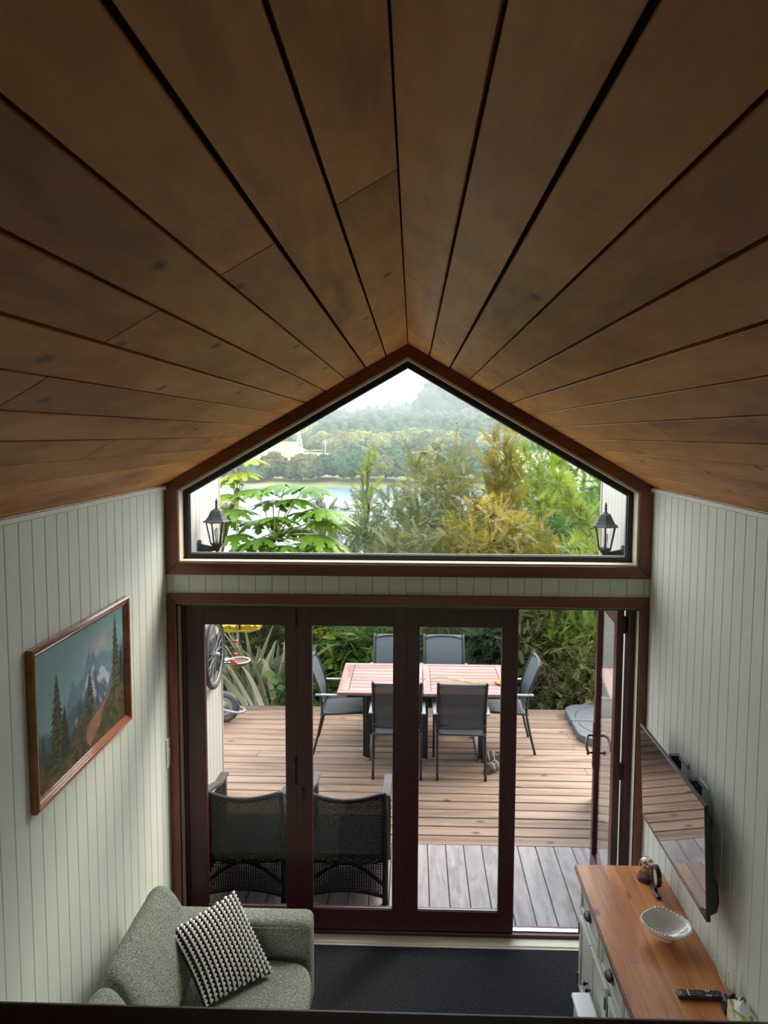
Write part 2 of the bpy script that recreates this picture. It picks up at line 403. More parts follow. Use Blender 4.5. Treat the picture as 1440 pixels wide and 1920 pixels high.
# ---- door opening: architraves, liners, sill, frame
dl, dr, dh = -1.447, 1.382, 2.191
op = thing('door_frame', (0, Y0, 0), kind='structure')
mb = MB(op.location); mb.prism([(L+.004, 2.2545), (R-.004, 2.2545), (dr, dh), (dl, dh)], 'Y', 4.478, 4.515); mb.build('architrave', M['trim'], op, bevel=.003)
mb = MB(op.location); mb.prism([(L+.004, 0), (dl, 0), (dl, dh), (L+.004, 2.2545)], 'Y', 4.478, 4.515); mb.build('architrave', M['trim_v'], op, bevel=.003)
mb = MB(op.location); mb.prism([(dr, 0), (R-.004, 0), (R-.004, 2.2545), (dr, dh)], 'Y', 4.478, 4.515); mb.build('architrave', M['trim_v'], op, bevel=.003)
mb = MB(op.location); mb.box(dl-.012, dl, 4.49, 4.70, 0, dh); mb.box(dr, dr+.012, 4.49, 4.70, 0, dh); mb.box(dl, dr, 4.49, 4.60, dh-.004, dh+.01); mb.build('reveal_liner', M['beige'], op)
mb = MB(op.location); mb.box(dl, dr, 4.50, 4.575, -.02, .012); mb.build('sill_board', M['beige'], op, bevel=.004)
mb = MB(op.location); mb.box(dl-.02, dr+.02, 4.484, 4.50, -.02, .004); mb.build('sill_lip', M['beige'], op, bevel=.002)
mb = MB(op.location); mb.box(dl, dl+.026, 4.575, 4.67, 0, 2.187); mb.box(1.345, dr, 4.575, 4.67, 0, 2.187); mb.box(dl, dr, 4.575, 4.67, 2.165, 2.187); mb.build('jamb', M['maroon'], op, bevel=.002)
mb = MB(op.location); mb.box(dl, dr, 4.572, 4.665, -.02, .036); mb.build('threshold', M['maroon'], op, bevel=.003)
mb = MB(op.location); mb.box(dl, dr, 4.60, 4.632, .036, .044); mb.build('floor_track', plain('steel_track', (.6, .6, .62, 1), .3, metal=.9), op)

def door_panel(name, w, gl, gr, zb=.045, zt=2.163, gzb=.18, gzt=2.037, loc=(0, 0, 0), rz=0):
    """panel lies along local +x from 0 to w, 40 mm thick, glass from gl to gr"""
    d = thing(name, loc, rz, kind='structure')
    for nm, bx in (('stile', (0, gl, zb, zt)), ('stile', (gr, w, zb, zt)), ('bottom_rail', (gl, gr, zb, gzb)), ('top_rail', (gl, gr, gzt, zt))):
        MB().box(bx[0], bx[1], -.021, .021, bx[2], bx[3]).build(nm, M['maroon'], d, bevel=.0025)
    MB().box(gl-.004, gr+.004, -.003, .003, gzb-.004, gzt+.004).build('pane', M['glass'], d)
    mb = MB(); mb.box(gl, gr, -.014, -.004, gzb, gzb+.006); mb.build('glazing_bead', M['arm_metal'], d)
    return d
yd = 4.600
d1 = door_panel('door_1', .6957, .114, .624, loc=(-1.419, yd, 0))
d2 = door_panel('door_2', .6938, .099, .608, loc=(-.723, yd, 0))
d3 = door_panel('door_3', .692, .080, .592, loc=(-.029, yd, 0))
dx, dy = 1.352-1.308, 5.34-4.64
ang = math.atan2(dy, dx)
d4 = door_panel('door_4', math.hypot(dx, dy), .085, .635, loc=(1.306, 4.635, 0), rz=ang)
def lever(parent, x, z, y=-.021, ln=-.11, mat=None):
    mat = mat or M['maroon']
    mb = MB(); mb.box(x-.012, x+.012, y-.006, y, z-.03, z+.03); mb.tube(bez([(x, y, z+.012), (x, y-.03, z+.012), (x+.004, y-.038, z-.01), (x+.002, y-.036, z+ln)], 5), .006, 8)
    return mb.build('handle', mat, parent, smooth=False)
def pull(parent, x, z, y=-.021):
    mb = MB(); mb.tube(bez([(x, y, z+.075), (x, y-.035, z+.055), (x, y-.042, z), (x, y-.035, z-.055), (x, y, z-.075)], 6), [.011]*8+[.008]*9+[.011]*8, 8)
    return mb.build('pull_handle', M['maroon'], parent, smooth=True)
pull(d1, .688, 1.10); lever(d2, .035, .965); lever(d3, .635, .965)
def hinge(parent, x, z, y=-.021):
    mb = MB(); mb.box(x-.014, x+.014, y-.004, y, z-.05, z+.05); mb.tube([(x, y-.008, z-.055), (x, y-.008, z+.055)], .007, 8)
    for k in (-.025, .025): mb.tube([(x, y-.008, z+k-.002), (x, y-.008, z+k+.002)], .0085, 8)
    return mb.build('hinge', M['maroon'], parent)
hinge(d1, .694, 2.09)
# the swung-out leaf: bronze lever set on its free stile, hinges at the jamb
mb = MB()
for s_ in (-1, 1):
    mb.box(.655, .695, min(s_*.021, s_*.027), max(s_*.021, s_*.027), .82, 1.16)
mb.build('lock_plate', M['maroon'], d4, bevel=.002)
mb = MB()
for s_ in (-1, 1):
    mb.tube(bez([(.675, s_*.025, 1.06), (.675, s_*.055, 1.06), (.64, s_*.075, 1.055), (.60, s_*.085, 1.02), (.575, s_*.082, .985)], 5), .009, 8)
    mb.tube([(.675, s_*.025, .93), (.675, s_*.06, .93)], .008, 8); mb.tube([(.675, s_*.06, .915), (.675, s_*.06, .945)], .009, 8)
mb.build('lever_handle', plain('bronze_lever', (.10, .06, .05, 1), .3, metal=.7), d4, smooth=True)
for z in (2.05, 1.10, .2):
    MB((0, 0, 0)).box(.0, .03, -.036, -.021, z-.055, z+.055).build('hinge', M['black_iron'], d4, bevel=.003)

# light switch on the left wall
sw = thing('light_switch', (L, 4.45, 1.26), label='white wall light switch beside the timber door surround on the left wall', cat='switch')
MB().box(-.002, .008, -.037, .037, -.092, .092).build('plate', plain('switch_white', (.72, .71, .66, 1), .35), sw, bevel=.003)
MB().box(.008, .013, -.01, .01, -.03, .03).build('rocker', plain('switch_rocker', (.78, .77, .72, 1), .3), sw, bevel=.002)

# loft: floor under the camera and the dark hand rail at the bottom of the view
tag(MB((0, -.4, 1.9)).box(L+.001, R-.001, -1.5, .45, 1.84, 1.94).build('loft_floor', M['loft']), kind='structure')
rail = thing('loft_railing', (0, .6, 1.94), label='dark stained timber loft railing across the bottom of the view', cat='railing')
MB(rail.location).box(L+.002, R-.002, .52, .64, 2.645, 2.712).build('handrail', M['loft'], rail, bevel=.006)
for x in (-1.2, -.6, 0, .6, 1.2): MB(rail.location).box(x-.02, x+.02, .57, .61, 2.0, 2.645).build('post', M['loft'], rail)
MB(rail.location).box(L+.002, R-.002, .40, .62, 1.94, 2.0).build('bottom_plate', M['loft'], rail)

# ---------------------------------------------------------------- porch wings and deck
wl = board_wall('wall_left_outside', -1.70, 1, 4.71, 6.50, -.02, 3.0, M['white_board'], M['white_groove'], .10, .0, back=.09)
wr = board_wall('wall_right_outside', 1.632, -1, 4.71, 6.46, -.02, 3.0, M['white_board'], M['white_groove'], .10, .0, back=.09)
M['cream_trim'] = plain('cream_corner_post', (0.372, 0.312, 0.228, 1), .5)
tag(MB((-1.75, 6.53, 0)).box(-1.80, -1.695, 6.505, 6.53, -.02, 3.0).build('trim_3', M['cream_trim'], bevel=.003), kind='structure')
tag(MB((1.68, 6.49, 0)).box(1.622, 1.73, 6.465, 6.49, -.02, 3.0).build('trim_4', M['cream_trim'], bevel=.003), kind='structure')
# outer cladding of the house front, right and left of the opening
deck = thing('deck', (0, 5.68, 0), kind='structure')
dk_cache = {}
def deck_board(x0, x1, y0, y1, mat, nm='deck_board'):
    key = (round(x1-x0, 3), round(y1-y0, 3), mat.name)
    if key not in dk_cache:
        mb = MB(); w, d_ = (x1-x0)/2, (y1-y0)/2; e = .004
        if w > d_: mb.prism([(-d_, -.03), (d_, -.03), (d_, -e), (d_-e, 0), (-d_+e, 0), (-d_, -e)], 'X', -w, w)
        else: mb.prism([(-w, -.03), (w, -.03), (w, -e), (w-e, 0), (-w+e, 0), (-w, -e)], 'Y', -d_, d_)
        o = mb.build(nm, mat); dk_cache[key] = o.data
    else: o = bpy.data.objects.new(nm, dk_cache[key]); COL.objects.link(o)
    o.parent = deck; o.location = ((x0+x1)/2, (y0+y1)/2-5.68, random.uniform(-.0012, .0012))
y = 5.684; n = 0; P = .1416
while y < 8.62:
    g = .0135
    cutx = [1.69] if n % 2 else []
    if n == 8: cutx = [-2.0]+cutx
    if n == 11: cutx = [-1.55]
    if n == 15: cutx = [-.2]+cutx
    xs = [-3.6]+cutx+[3.6]
    for k in range(len(xs)-1): deck_board(xs[k]+.002, xs[k+1]-.002, y, y+P-g, M['deck'])
    y += P; n += 1
x = .846-.1416*18
while x < 1.63:
    xa, xb = max(x, -1.70), min(x+.1416-.005, 1.63)
    if xb-xa > .02: deck_board(xa, xb, 4.668, 5.676, M['deck_grey'], 'porch_board')
    x += .1416
MB(deck.location).box(-3.55, 3.55, 4.6, 8.58, -.16, -.031).build('deck_joists', M['roof'], deck)
MB(deck.location).box(-3.6, 3.6, 8.60, 8.63, -.17, .0).build('edge_board', M['deck'], deck)

# ---------------------------------------------------------------- lanterns on the porch wings
M['lantern_glass'] = glass_mat('lantern_glass', (.93, .93, .9, 1), .06)
M['lantern_black'] = plain('lantern_black_paint', (.005, .0055, .006, 1), .5, vary=.3, vscale=30, spec=.25)
def lantern(x, side, y, label):
    """side = +1: wall on the left, arm reaches towards +x"""
    cx = x+side*.15; r = thing('wall_lantern', (x, y, 2.30), label=label, cat='lantern', group=None)
    ox = side*.15
    z0 = 0
    # wall plate, rounded top
    pts = []
    for k in range(9):
        a = PI*k/8; pts.append((.036*math.cos(a), .055+.036*math.sin(a)))
    poly = [(-.036, -.12), (.036, -.12)]+pts
    MB().prism([(p[0], p[1]) for p in poly], 'X', *(sorted((0, side*.02)))).build('wall_plate', M['lantern_black'], r, bevel=.003)
    mb = MB()
    # web arm: deep at the wall, curved underneath
    top = [(.015, .06), (.05, .052), (.10, .042), (.15, .04)]
    bot = [(.15, .005), (.115, .0), (.085, -.015), (.065, -.045), (.055, -.085), (.05, -.11), (.015, -.11)]
    poly = [(side*p[0], p[1]) for p in top+bot]
    mb.prism([(p[0], p[1]) for p in poly], 'Y', -.014, .014)
    mb.build('bracket_arm', M['lantern_black'], r, bevel=.004)
    MB().lathe([(.001, -.045), (.010, -.040), (.006, -.030), (.012, -.02), (.010, -.005), (.02, .01), (.026, .03), (.042, .048), (.046, .055), (.03, .06)], (ox, 0, 0), 12).build('finial_base', M['lantern_black'], r, smooth=True)
    # hexagonal cage
    n = 6; rb, rt, zb, zt = .048, .082, .06, .235; mb = MB()
    for k in range(n):
        a = 2*PI*k/n+.3
        mb.tube([(ox+rb*math.cos(a), rb*math.sin(a), zb), (ox+rt*math.cos(a), rt*math.sin(a), zt)], .0055, 6)
    mb.tube([(ox+rb*math.cos(2*PI*k/n+.3), rb*math.sin(2*PI*k/n+.3), zb) for k in range(n)], .006, 6, closed=True)
    mb.tube([(ox+rt*math.cos(2*PI*k/n+.3), rt*math.sin(2*PI*k/n+.3), zt) for k in range(n)], .006, 6, closed=True)
    mb.build('cage', M['lantern_black'], r)
    MB().lathe([(rb-.003, zb), (rt-.003, zt)], (ox, 0, 0), 6, caps=False, phase=.3).build('glass', M['lantern_glass'], r)
    MB().lathe([(.105, .232), (.108, .238), (.085, .252), (.066, .278), (.056, .30), (.042, .325), (.018, .338), (.010, .35), (.008, .362), (.015, .368), (.008, .376), (.011, .392), (.006, .41), (.001, .425)], (ox, 0, 0), 6, phase=.3).build('roof_cap', M['lantern_black'], r, bevel=.002)
    MB().lathe([(.014, .062), (.014, .11), (.02, .125), (.024, .145), (.02, .17), (.008, .185), (.001, .19)], (ox, 0, 0), 12).build('bulb', plain('bulb_white', (.75, .74, .7, 1), .3), r, smooth=True)
lantern(-1.70, 1, 5.85, 'black outdoor wall lantern on the left porch wing, in front of the broad leaves')
lantern(1.632, -1, 5.75, 'black outdoor wall lantern on the right porch wing, in front of green trees')

# ---------------------------------------------------------------- outdoor table and chairs
M['table'] = wood('pinkish_table_timber', [(0.114, 0.0529, 0.0418, 1), (0.194, 0.106, 0.0882, 1), (0.242, 0.147, 0.125, 1)], 'X', 8, 12, .5, .1, .07)
M['table_y'] = wood('pinkish_table_timber_cross', [(0.114, 0.0529, 0.0418, 1), (0.194, 0.106, 0.0882, 1), (0.242, 0.147, 0.125, 1)], 'Y', 8, 12, .5, .1, .07)
TX0, TX1, TY0, TY1, TZ = -.72, 1.01, 7.055, 8.0, .735
tb = thing('outdoor_table', (.145, 7.53, 0), label='slatted wooden outdoor dining table in the middle of the deck', cat='table')
def tpart(nm, x0, x1, y0, y1, z0, z1, mat): return MB(tb.location).box(x0, x1, y0, y1, z0, z1).build(nm, mat, tb, bevel=.004)
xm = .118
tpart('side_rail', TX0, xm-.003, TY0, TY0+.07, TZ-.03, TZ, M['table']); tpart('side_rail', xm+.003, TX1, TY0, TY0+.07, TZ-.03, TZ, M['table'])
tpart('side_rail', TX0, xm-.003, TY1-.06, TY1, TZ-.03, TZ, M['table']); tpart('side_rail', xm+.003, TX1, TY1-.06, TY1, TZ-.03, TZ, M['table'])
for a, c in ((TX0, TX0+.105), (xm-.075, xm-.003), (xm+.003, xm+.075), (TX1-.105, TX1)): tpart('end_board', a, c, TY0+.072, TY1-.062, TZ-.03, TZ, M['table_y'])
ns = 8; sw_ = (TY1-.062-TY0-.072)/ns
for a, c in ((TX0+.109, xm-.078), (xm+.078, TX1-.109)):
    for k in range(ns): tpart('slat', a, c, TY0+.074+k*sw_+.003, TY0+.072+(k+1)*sw_-.003, TZ-.028, TZ-.003, M['table'])
for xx in (TX0+.10, TX1-.10):
    tpart('apron', xx-.012, xx+.012, TY0+.12, TY1-.12, TZ-.09, TZ-.03, M['dark_metal'])
for yy in (TY0+.12, TY1-.12): tpart('apron', TX0+.1, TX1-.1, yy-.012, yy+.012, TZ-.085, TZ-.031, M['dark_metal'])
for xx in (-.43, .13, .69):
    for yy in (TY0+.17, TY1-.17):
        w = .022 if xx != .13 else .038
        mb = MB(tb.location); mb.box(xx-w, xx+w, yy-.025, yy+.025, .02, TZ-.03); mb.build('leg', M['dark_metal'], tb, bevel=.004)
    mb = MB(tb.location); mb.box(xx-.02, xx+.02, TY0+.12, TY1-.12, 0, .022); mb.build('foot_bar', M['arm_metal'], tb, bevel=.003)
MB(tb.location).lathe([(.03, TZ-.001), (.03, TZ+.0015)], (xm, 7.5, 0), 20).build('umbrella_hole', M['black'], tb)

M['sling'] = plain('charcoal_sling', (0.045, 0.051, 0.06, 1), .55, vary=.1, vscale=60, bump=.3, bscale=500)
# the sling cloth is an open mesh: a fine woven grid that lets some light through
def sling_mat():
    m, nt, b, o = base_mat('open_sling_mesh'); b.inputs['Base Color'].default_value = (.065, .075, .09, 1); b.inputs['Roughness'].default_value = .5
    tc = node(nt, 'ShaderNodeTexCoord'); wv = node(nt, 'ShaderNodeTexVoronoi'); wv.inputs['Scale'].default_value = 320; wv.inputs['Randomness'].default_value = 0
    nt.links.new(tc.outputs['Object'], wv.inputs['Vector'])
    gt = node(nt, 'ShaderNodeMath', operation='LESS_THAN'); gt.inputs[1].default_value = .38; nt.links.new(wv.outputs['Distance'], gt.inputs[0])
    tr = node(nt, 'ShaderNodeBsdfTransparent'); mx = node(nt, 'ShaderNodeMixShader')
    ml = node(nt, 'ShaderNodeMath', operation='MULTIPLY'); ml.inputs[1].default_value = .20; ml.inputs[0].default_value = 1
    nt.links.new(ml.outputs[0], mx.inputs[0]); nt.links.new(b.outputs[0], mx.inputs[1]); nt.links.new(tr.outputs[0], mx.inputs[2]); nt.links.new(mx.outputs[0], o.inputs['Surface'])
    return m
M['sling_back'] = sling_mat()
def make_sling_chair():
    r = thing('sling_chair')
    W = .225; rr = .0125
    for s_ in (-1, 1):
        MB().tube(bez([(s_*W, -.27, 0), (s_*W, -.215, .22), (s_*W, -.175, .42)], 5), rr, 8).build('leg', M['dark_metal'], r, smooth=True)
        MB().tube(bez([(s_*(W+.02), .25, 0), (s_*(W+.02), .25, .3), (s_*(W+.02), .245, .575), (s_*(W+.02), .235, .62)], 5), rr, 8).build('leg', M['dark_metal'], r, smooth=True)
        MB().prism([(-.24, .632), (.25, .628), (.262, .620), (.255, .612), (-.24, .617)], 'X', s_*(W+.022)-.021, s_*(W+.022)+.021).build('armrest', M['arm_metal'], r, bevel=.004)
    mb = MB()
    for s_ in (-1, 1):
        mb.tube(bez([(s_*W, -.175, .42), (s_*W, -.19, .60), (s_*W, -.245, .78), (s_*W, -.315, .945)], 5), rr, 8)
        mb.tube([(s_*W, -.315, .945), (s_*W, -.318, .952)], rr*1.15, 8)
    mb.tube(bez([(-W, -.29, .90), (-W*.5, -.305, .925), (0, -.31, .93), (W*.5, -.305, .925), (W, -.29, .90)], 5), .008, 8)
    mb.tube([(-W, -.185, .50), (W, -.185, .50)], .008, 8)
    mb.build('back_frame', M['dark_metal'], r, smooth=True)
    mb = MB()
    for s_ in (-1, 1): mb.tube(bez([(s_*W, -.19, .415), (s_*W, .0, .425), (s_*W, .2, .435), (s_*W, .255, .425)], 4), rr, 8)
    mb.tube([(-W-.02, .25, .425), (W+.02, .25, .425)], .010, 8); mb.tube([(-W, -.19, .41), (W, -.19, .41)], .010, 8)
    mb.build('seat_frame', M['dark_metal'], r, smooth=True)
    def sheet(path, nm, mat, sag):
        mb = MB(); n = len(path); K = 8; vs = []
        for (y, z) in path:
            for k in range(K+1):
                t = k/K; vs.append(((t*2-1)*(W-.008), y+sag[0]*math.sin(PI*t), z+sag[1]*math.sin(PI*t)))
        top = len(vs); vs += [(x, y+sag[2]*.004, z+sag[3]*.004) for x, y, z in vs]
        fs = []
        for i in range(n-1):
            for k in range(K):
                a = i*(K+1)+k; q = (a, a+1, a+K+2, a+K+1); fs.append(q); fs.append(tuple(reversed([top+j for j in q])))
        for i in range(n-1):
            for a in (i*(K+1), i*(K+1)+K): fs.append((a, a+K+1, top+a+K+1, top+a))
        for k in range(K):
            for a in (k, (n-1)*(K+1)+k): fs.append((a, a+1, top+a+1, top+a))
        mb.add(vs, fs); return mb.build(nm, mat, r, smooth=True)
    bp = bez([(0, -.178, .46), (0, -.19, .60), (0, -.245, .78), (0, -.312, .94)], 5)
    sheet([(p.y, p.z) for p in bp], 'backrest', M['sling_back'], (-.012, 0, -1, 0))
    sp = bez([(0, -.175, .418), (0, .0, .43), (0, .2, .44), (0, .255, .43)], 4)
    sheet([(p.y, p.z) for p in sp], 'seat', M['sling'], (0, -.015, 0, -1))
    return r
ch0 = make_sling_chair()
grp = 'sling chairs around the outdoor table'
seats = [(-.13, 7.05, 0, 'left of two dark mesh sling chairs at the near side of the outdoor table'),
         (.475, 7.05, 0, 'right of two dark mesh sling chairs at the near side of the outdoor table'),
         (-.20, 8.13, PI, 'dark mesh sling chair behind the outdoor table, left one half hidden by a door post'),
         (.37, 8.13, PI, 'dark mesh sling chair behind the outdoor table, right one facing the house'),
         (-.72, 7.54, -PI/2, 'dark mesh sling chair at the left end of the outdoor table, seen from its side'),
         (.99, 7.615, PI/2, 'dark mesh sling chair at the right end of the table, seen in the open doorway')]
for k, (x, y, rz, lb) in enumerate(seats):
    c = ch0 if k == 0 else copy_tree(ch0)
    c.location = (x, y, 0); c.rotation_euler = (0, 0, rz); tag(c, lb, 'chair', grp)

# cut flower lying on the table
fl = thing('cut_flower', (.62, 7.34, TZ), label='orange cut flower with long stems lying on the wooden outdoor table', cat='flower')
M['stem'] = plain('dry_green_stem', (.30, .32, .12, 1), .6)
M['petal'] = plain('orange_petal', (0.595, 0.154, 0.021, 1), .5)
for pts in ([(-.42, .17, .006), (-.30, .19, .010), (-.20, .15, .006), (-.05, .07, .006)], [(-.35, .0, .006), (-.12, .04, .012), (.02, .03, .008), (.22, .03, .012)], [(-.12, .10, .006), (.0, .05, .012), (.1, .02, .01), (.22, .03, .012)]):
    MB().tube(bez(pts, 5), .004, 6).build('stem', M['stem'], fl)
mb = MB()
for k in range(7):
    a = -.9+.3*k; mb.obox((.22+.045*math.cos(a), .03+.035*math.sin(a), .014+.004*(k % 2)), (.085, .016, .006), Matrix.Rotation(a, 3, 'Z') @ Matrix.Rotation(.2*(k % 3-1), 3, 'Y'))
mb.build('petals', M['petal'], fl, bevel=.002)

# ---- wicker armchairs just outside the doors
M['wicker'] = plain('black_brown_wicker', (.0055, .005, .0045, 1), .5, vary=.3, vscale=80, spec=.25)
def weave(mb, P, U, V, nu, nv, th=.005, wide=.8, amp=.0035, curve=None):
    """woven sheet: rows over and under upright stakes. P origin, U across, V up (vectors), curve(u,v)->offset vector"""
    P, U, V = Vector(P), Vector(U), Vector(V); N = U.cross(V).normalized(); cv = curve or (lambda u, v: Vector((0, 0, 0)))
    for j in range(nv):
        vs = []; fs = []
        for i in range(nu+1):
            for e in (0, 1):
                v = (j+.5+(e-.5)*wide)/nv; u = i/nu
                vs.append(P+U*u+V*v+cv(u, v)+N*amp*(1 if (i+j) % 2 else -1))
        for i in range(nu): fs.append((2*i, 2*i+2, 2*i+3, 2*i+1))
        mb.add(vs, fs)
    for i in range(nu+1):
        vs = []; fs = []; k = 7
        for j in range(k+1):
            for e in (-1, 1):
                u = i/nu+e*.22/nu; vs.append(P+U*u+V*(j/k)+cv(min(max(i/nu, 0), 1), j/k))
        for j in range(k): fs.append((2*j, 2*j+1, 2*j+3, 2*j+2))
        mb.add(vs, fs)
def make_wicker():
    r = thing('wicker_armchair'); W = .275; H = .80
    # back: top edge dips in the middle, panel bows backwards
    def cb(u, v): return Vector((0, -.045*math.sin(PI*u), -.035*math.sin(PI*u)*v))
    mb = MB(); weave(mb, (-W, -.26, .30), (2*W, 0, 0), (0, -.02, H-.30), 46, 52, wide=.9, curve=cb); mb.build('woven_back', M['wicker'], r)
    mb = MB(); pts = [Vector((-W+2*W*t, -.28-.045*math.sin(PI*t), H-.035*math.sin(PI*t))) for t in [k/16 for k in range(17)]]
    mb.tube(pts, .017, 10); mb.build('top_rail', M['wicker'], r, smooth=True)
    for s_ in (-1, 1):
        MB().tube([(s_*W, -.28, H), (s_*W, -.265, .3), (s_*W, -.26, 0)], .021, 10).build('leg', M['wicker'], r, smooth=True)
        MB().tube([(s_*W, .30, .62), (s_*W, .30, 0)], .022, 10).build('leg', M['wicker'], r, smooth=True)
        mb = MB(); mb.prism([(-.28, H-.01), (-.1, H-.05), (.15, .665), (.33, .655), (.33, .635), (.15, .64), (-.1, H-.08), (-.28, H-.04)], 'X', s_*W-.032, s_*W+.032)
        mb.build('armrest', M['wicker_light'], r, bevel=.006)
        mb = MB(); weave(mb, (s_*W, -.26, .12), (0, .56, 0), (0, 0, .50), 40, 36, wide=.9, curve=lambda u, v: Vector((0, 0, (.06*(1-u))*v))); mb.build('woven_side', M['wicker'], r)
    # open lattice below the seat, arched bottom edge, front and back
    for yy, nm in ((-.262, 'lattice_skirt'), (.30, 'lattice_skirt')):
        mb = MB(); NU, NV = 34, 22
        for i in range(NU+1):
            x = -W+2*W*i/NU; zb = .05+.045*(1-(x/W)**2); mb.box(x-.0035, x+.0035, yy-.002, yy+.002, zb, .34)
        for j in range(NV+1):
            z = .06+.28*j/NV
            xl = W if z > .095 else W
            if z < .095:
                xi = W*math.sqrt(max(0, 1-(z-.05)/.045)); mb.box(-W, -xi, yy-.002, yy+.002, z-.003, z+.003); mb.box(xi, W, yy-.002, yy+.002, z-.003, z+.003)
            else: mb.box(-W, W, yy-.002, yy+.002, z-.003, z+.003)
        mb.build(nm, M['wicker'], r)
        mb = MB(); mb.tube([(-W+2*W*t, yy, .05+.045*(1-(2*t-1)**2)) for t in [k/14 for k in range(15)]], .012, 8)
        mb.tube([(-W+2*W*t, yy+.012, .12+.17*(1-abs(2*t-1)**1.6)) for t in [k/14 for k in range(15)]], .013, 8)
        mb.build('arched_rail', M['wicker'], r, smooth=True)
    MB().box(-W+.02, W-.02, -.25, .29, .31, .35).build('seat', M['wicker'], r, bevel=.01)
    return r
M['wicker_light'] = plain('worn_wicker_arm', (.02, .02, .019, 1), .45, vary=.7, vscale=120, bump=.6, bscale=200)
w0 = make_wicker(); w0.location = (-1.145, 5.16, 0); tag(w0, 'black wicker armchair outside the leftmost glass door, back to the room', 'armchair', 'wicker armchairs outside the doors')
w1 = copy_tree(w0); w1.location = (-.445, 5.17, 0); tag(w1, 'black wicker armchair outside the second glass door from the left', 'armchair', 'wicker armchairs outside the doors')

# ---- parasol base weights stacked flat on the deck, right edge
M['weight'] = plain('grey_black_plastic', (0.0805, 0.084, 0.0945, 1), .45, vary=.12, vscale=10)
def base_weight(cx, cy, sx_, sy_, label):
    r = thing('parasol_weight', (cx, cy, 0), label=label, cat='weight', group='parasol base weights on the deck')
    a = .50; rad = .20; poly = [(.01, .01), (a, .01)]
    for k in range(9):
        t = PI/2*k/8; poly.append((a-rad+rad*math.cos(t), a-rad+rad*math.sin(t)))
    poly.append((.01, a)); P2 = [(sx_*p[0], sy_*p[1]) for p in poly]
    mb = MB(); mb.prism(P2, 'Z', 0, .085); mb.build('shell', M['weight'], r, bevel=.012, seg=3)
    mb = MB(); pts = [(sx_*(.07+.36*math.sin(t)), sy_*(.07+.36*math.cos(t)), .086) for t in [PI/2*k/10 for k in range(11)]]
    mb.tube(pts, .003, 6); mb.build('moulded_groove', M['black'], r)
base_weight(2.27, 8.10, -1, -1, 'grey plastic parasol base weight on the deck, the nearer of two')
base_weight(2.27, 8.11, -1, 1, 'grey plastic parasol base weight by the deck edge, the farther of two')

# ---- sandals by the table
M['sandal'] = plain('brown_sandal', (.05, .035, .028, 1), .6, vary=.5, vscale=40)
M['strap'] = plain('pale_strap', (.35, .31, .27, 1), .6)
def sandal(x, y, rz, label):
    r = thing('sandal', (x, y, 0), rz, label=label, cat='sandal', group='pair of sandals on the deck')
    pts = [(0, -.135), (.032, -.125), (.038, -.07), (.034, -.01), (.046, .06), (.044, .10), (.02, .135), (-.012, .138), (-.038, .11), (-.044, .05), (-.036, -.02), (-.038, -.08), (-.030, -.125)]
    MB().prism(pts, 'Z', 0, .028).build('sole', M['sandal'], r, bevel=.006)
    for yy, h in ((.085, .05), (.045, .06), (-.01, .07)):
        MB().tube([(.042*math.cos(t), yy, .02+h*math.sin(t)) for t in [PI*k/8 for k in range(9)]], .008, 6, squash=1.6).build('strap', M['strap'] if yy < .08 else M['sandal'], r, smooth=True)
    MB().tube([(.034*math.cos(t), -.07-.05*math.sin(t), .055) for t in [PI*k/8 for k in range(9)]], .008, 6).build('heel_strap', M['sandal'], r, smooth=True)
sandal(.81, 7.02, 2.3, 'brown strappy sandal on the deck, nearer of the pair below the table')
sandal(.80, 7.24, 1.9, 'brown strappy sandal on the deck, farther of the pair below the table')

# ---- left side of the deck: bicycle wheel on the wing, hooks, basket, wheelbarrow, yellow cover
M['tyre'] = plain('black_tyre', (.010, .010, .011, 1), .6, bump=.4, bscale=60)
M['rim'] = plain('dull_rim', (.17, .16, .14, 1), .45, metal=.4, vary=.2)
bw = thing('bicycle_wheel', (-1.655, 6.12, 1.38), label='bicycle wheel hanging flat against the left porch wall', cat='wheel')
def circ(r_, n=40, x=0): return [(x, r_*math.cos(2*PI*k/n), r_*math.sin(2*PI*k/n)) for k in range(n)]
MB().tube(circ(.27), .022, 10, closed=True).build('tyre', M['tyre'], bw, smooth=True)
MB().tube(circ(.245), .010, 8, closed=True).build('rim', M['rim'], bw, smooth=True)
mb = MB()
for k in range(20):
    a = 2*PI*k/20; mb.tube([(.012*(1 if k % 2 else -1), .02*math.cos(a+.3), .02*math.sin(a+.3)), (0, .24*math.cos(a), .24*math.sin(a))], .0022, 5)
mb.build('spokes', M['arm_metal'], bw)
MB().tube([(-.04, 0, 0), (.04, 0, 0)], .018, 10).build('hub', M['arm_metal'], bw, smooth=True)
rk = thing('tool_rack', (-1.70, 6.24, 1.22), label='row of metal prongs with red tips sticking out of the left porch wall', cat='rack')
MB().box(0, .012, -.15, .28, -.05, .27).build('back_plate', M['black_iron'], rk, bevel=.003)
for k, (yy, zz) in enumerate(((.25, .16), (.22, .05), (.10, .03), (.2, -.02))):
    g_ = MB().tube([(0, yy, zz), (.10, yy, zz+.005), (.15, yy+.01, zz+.01)], .005, 6).build('prong', M['black_iron'], rk)
    MB().tube([(.12, yy, zz+.006), (.155, yy+.01, zz+.010)], .013, 8).build('red_tip', plain('red_plastic', (.6, .04, .03, 1), .4), g_, smooth=True)
hb = thing('hanging_bowl', (-1.60, 6.66, 1.16), label='brown hanging bowl with pale rim fixed behind the left porch post', cat='bowl')
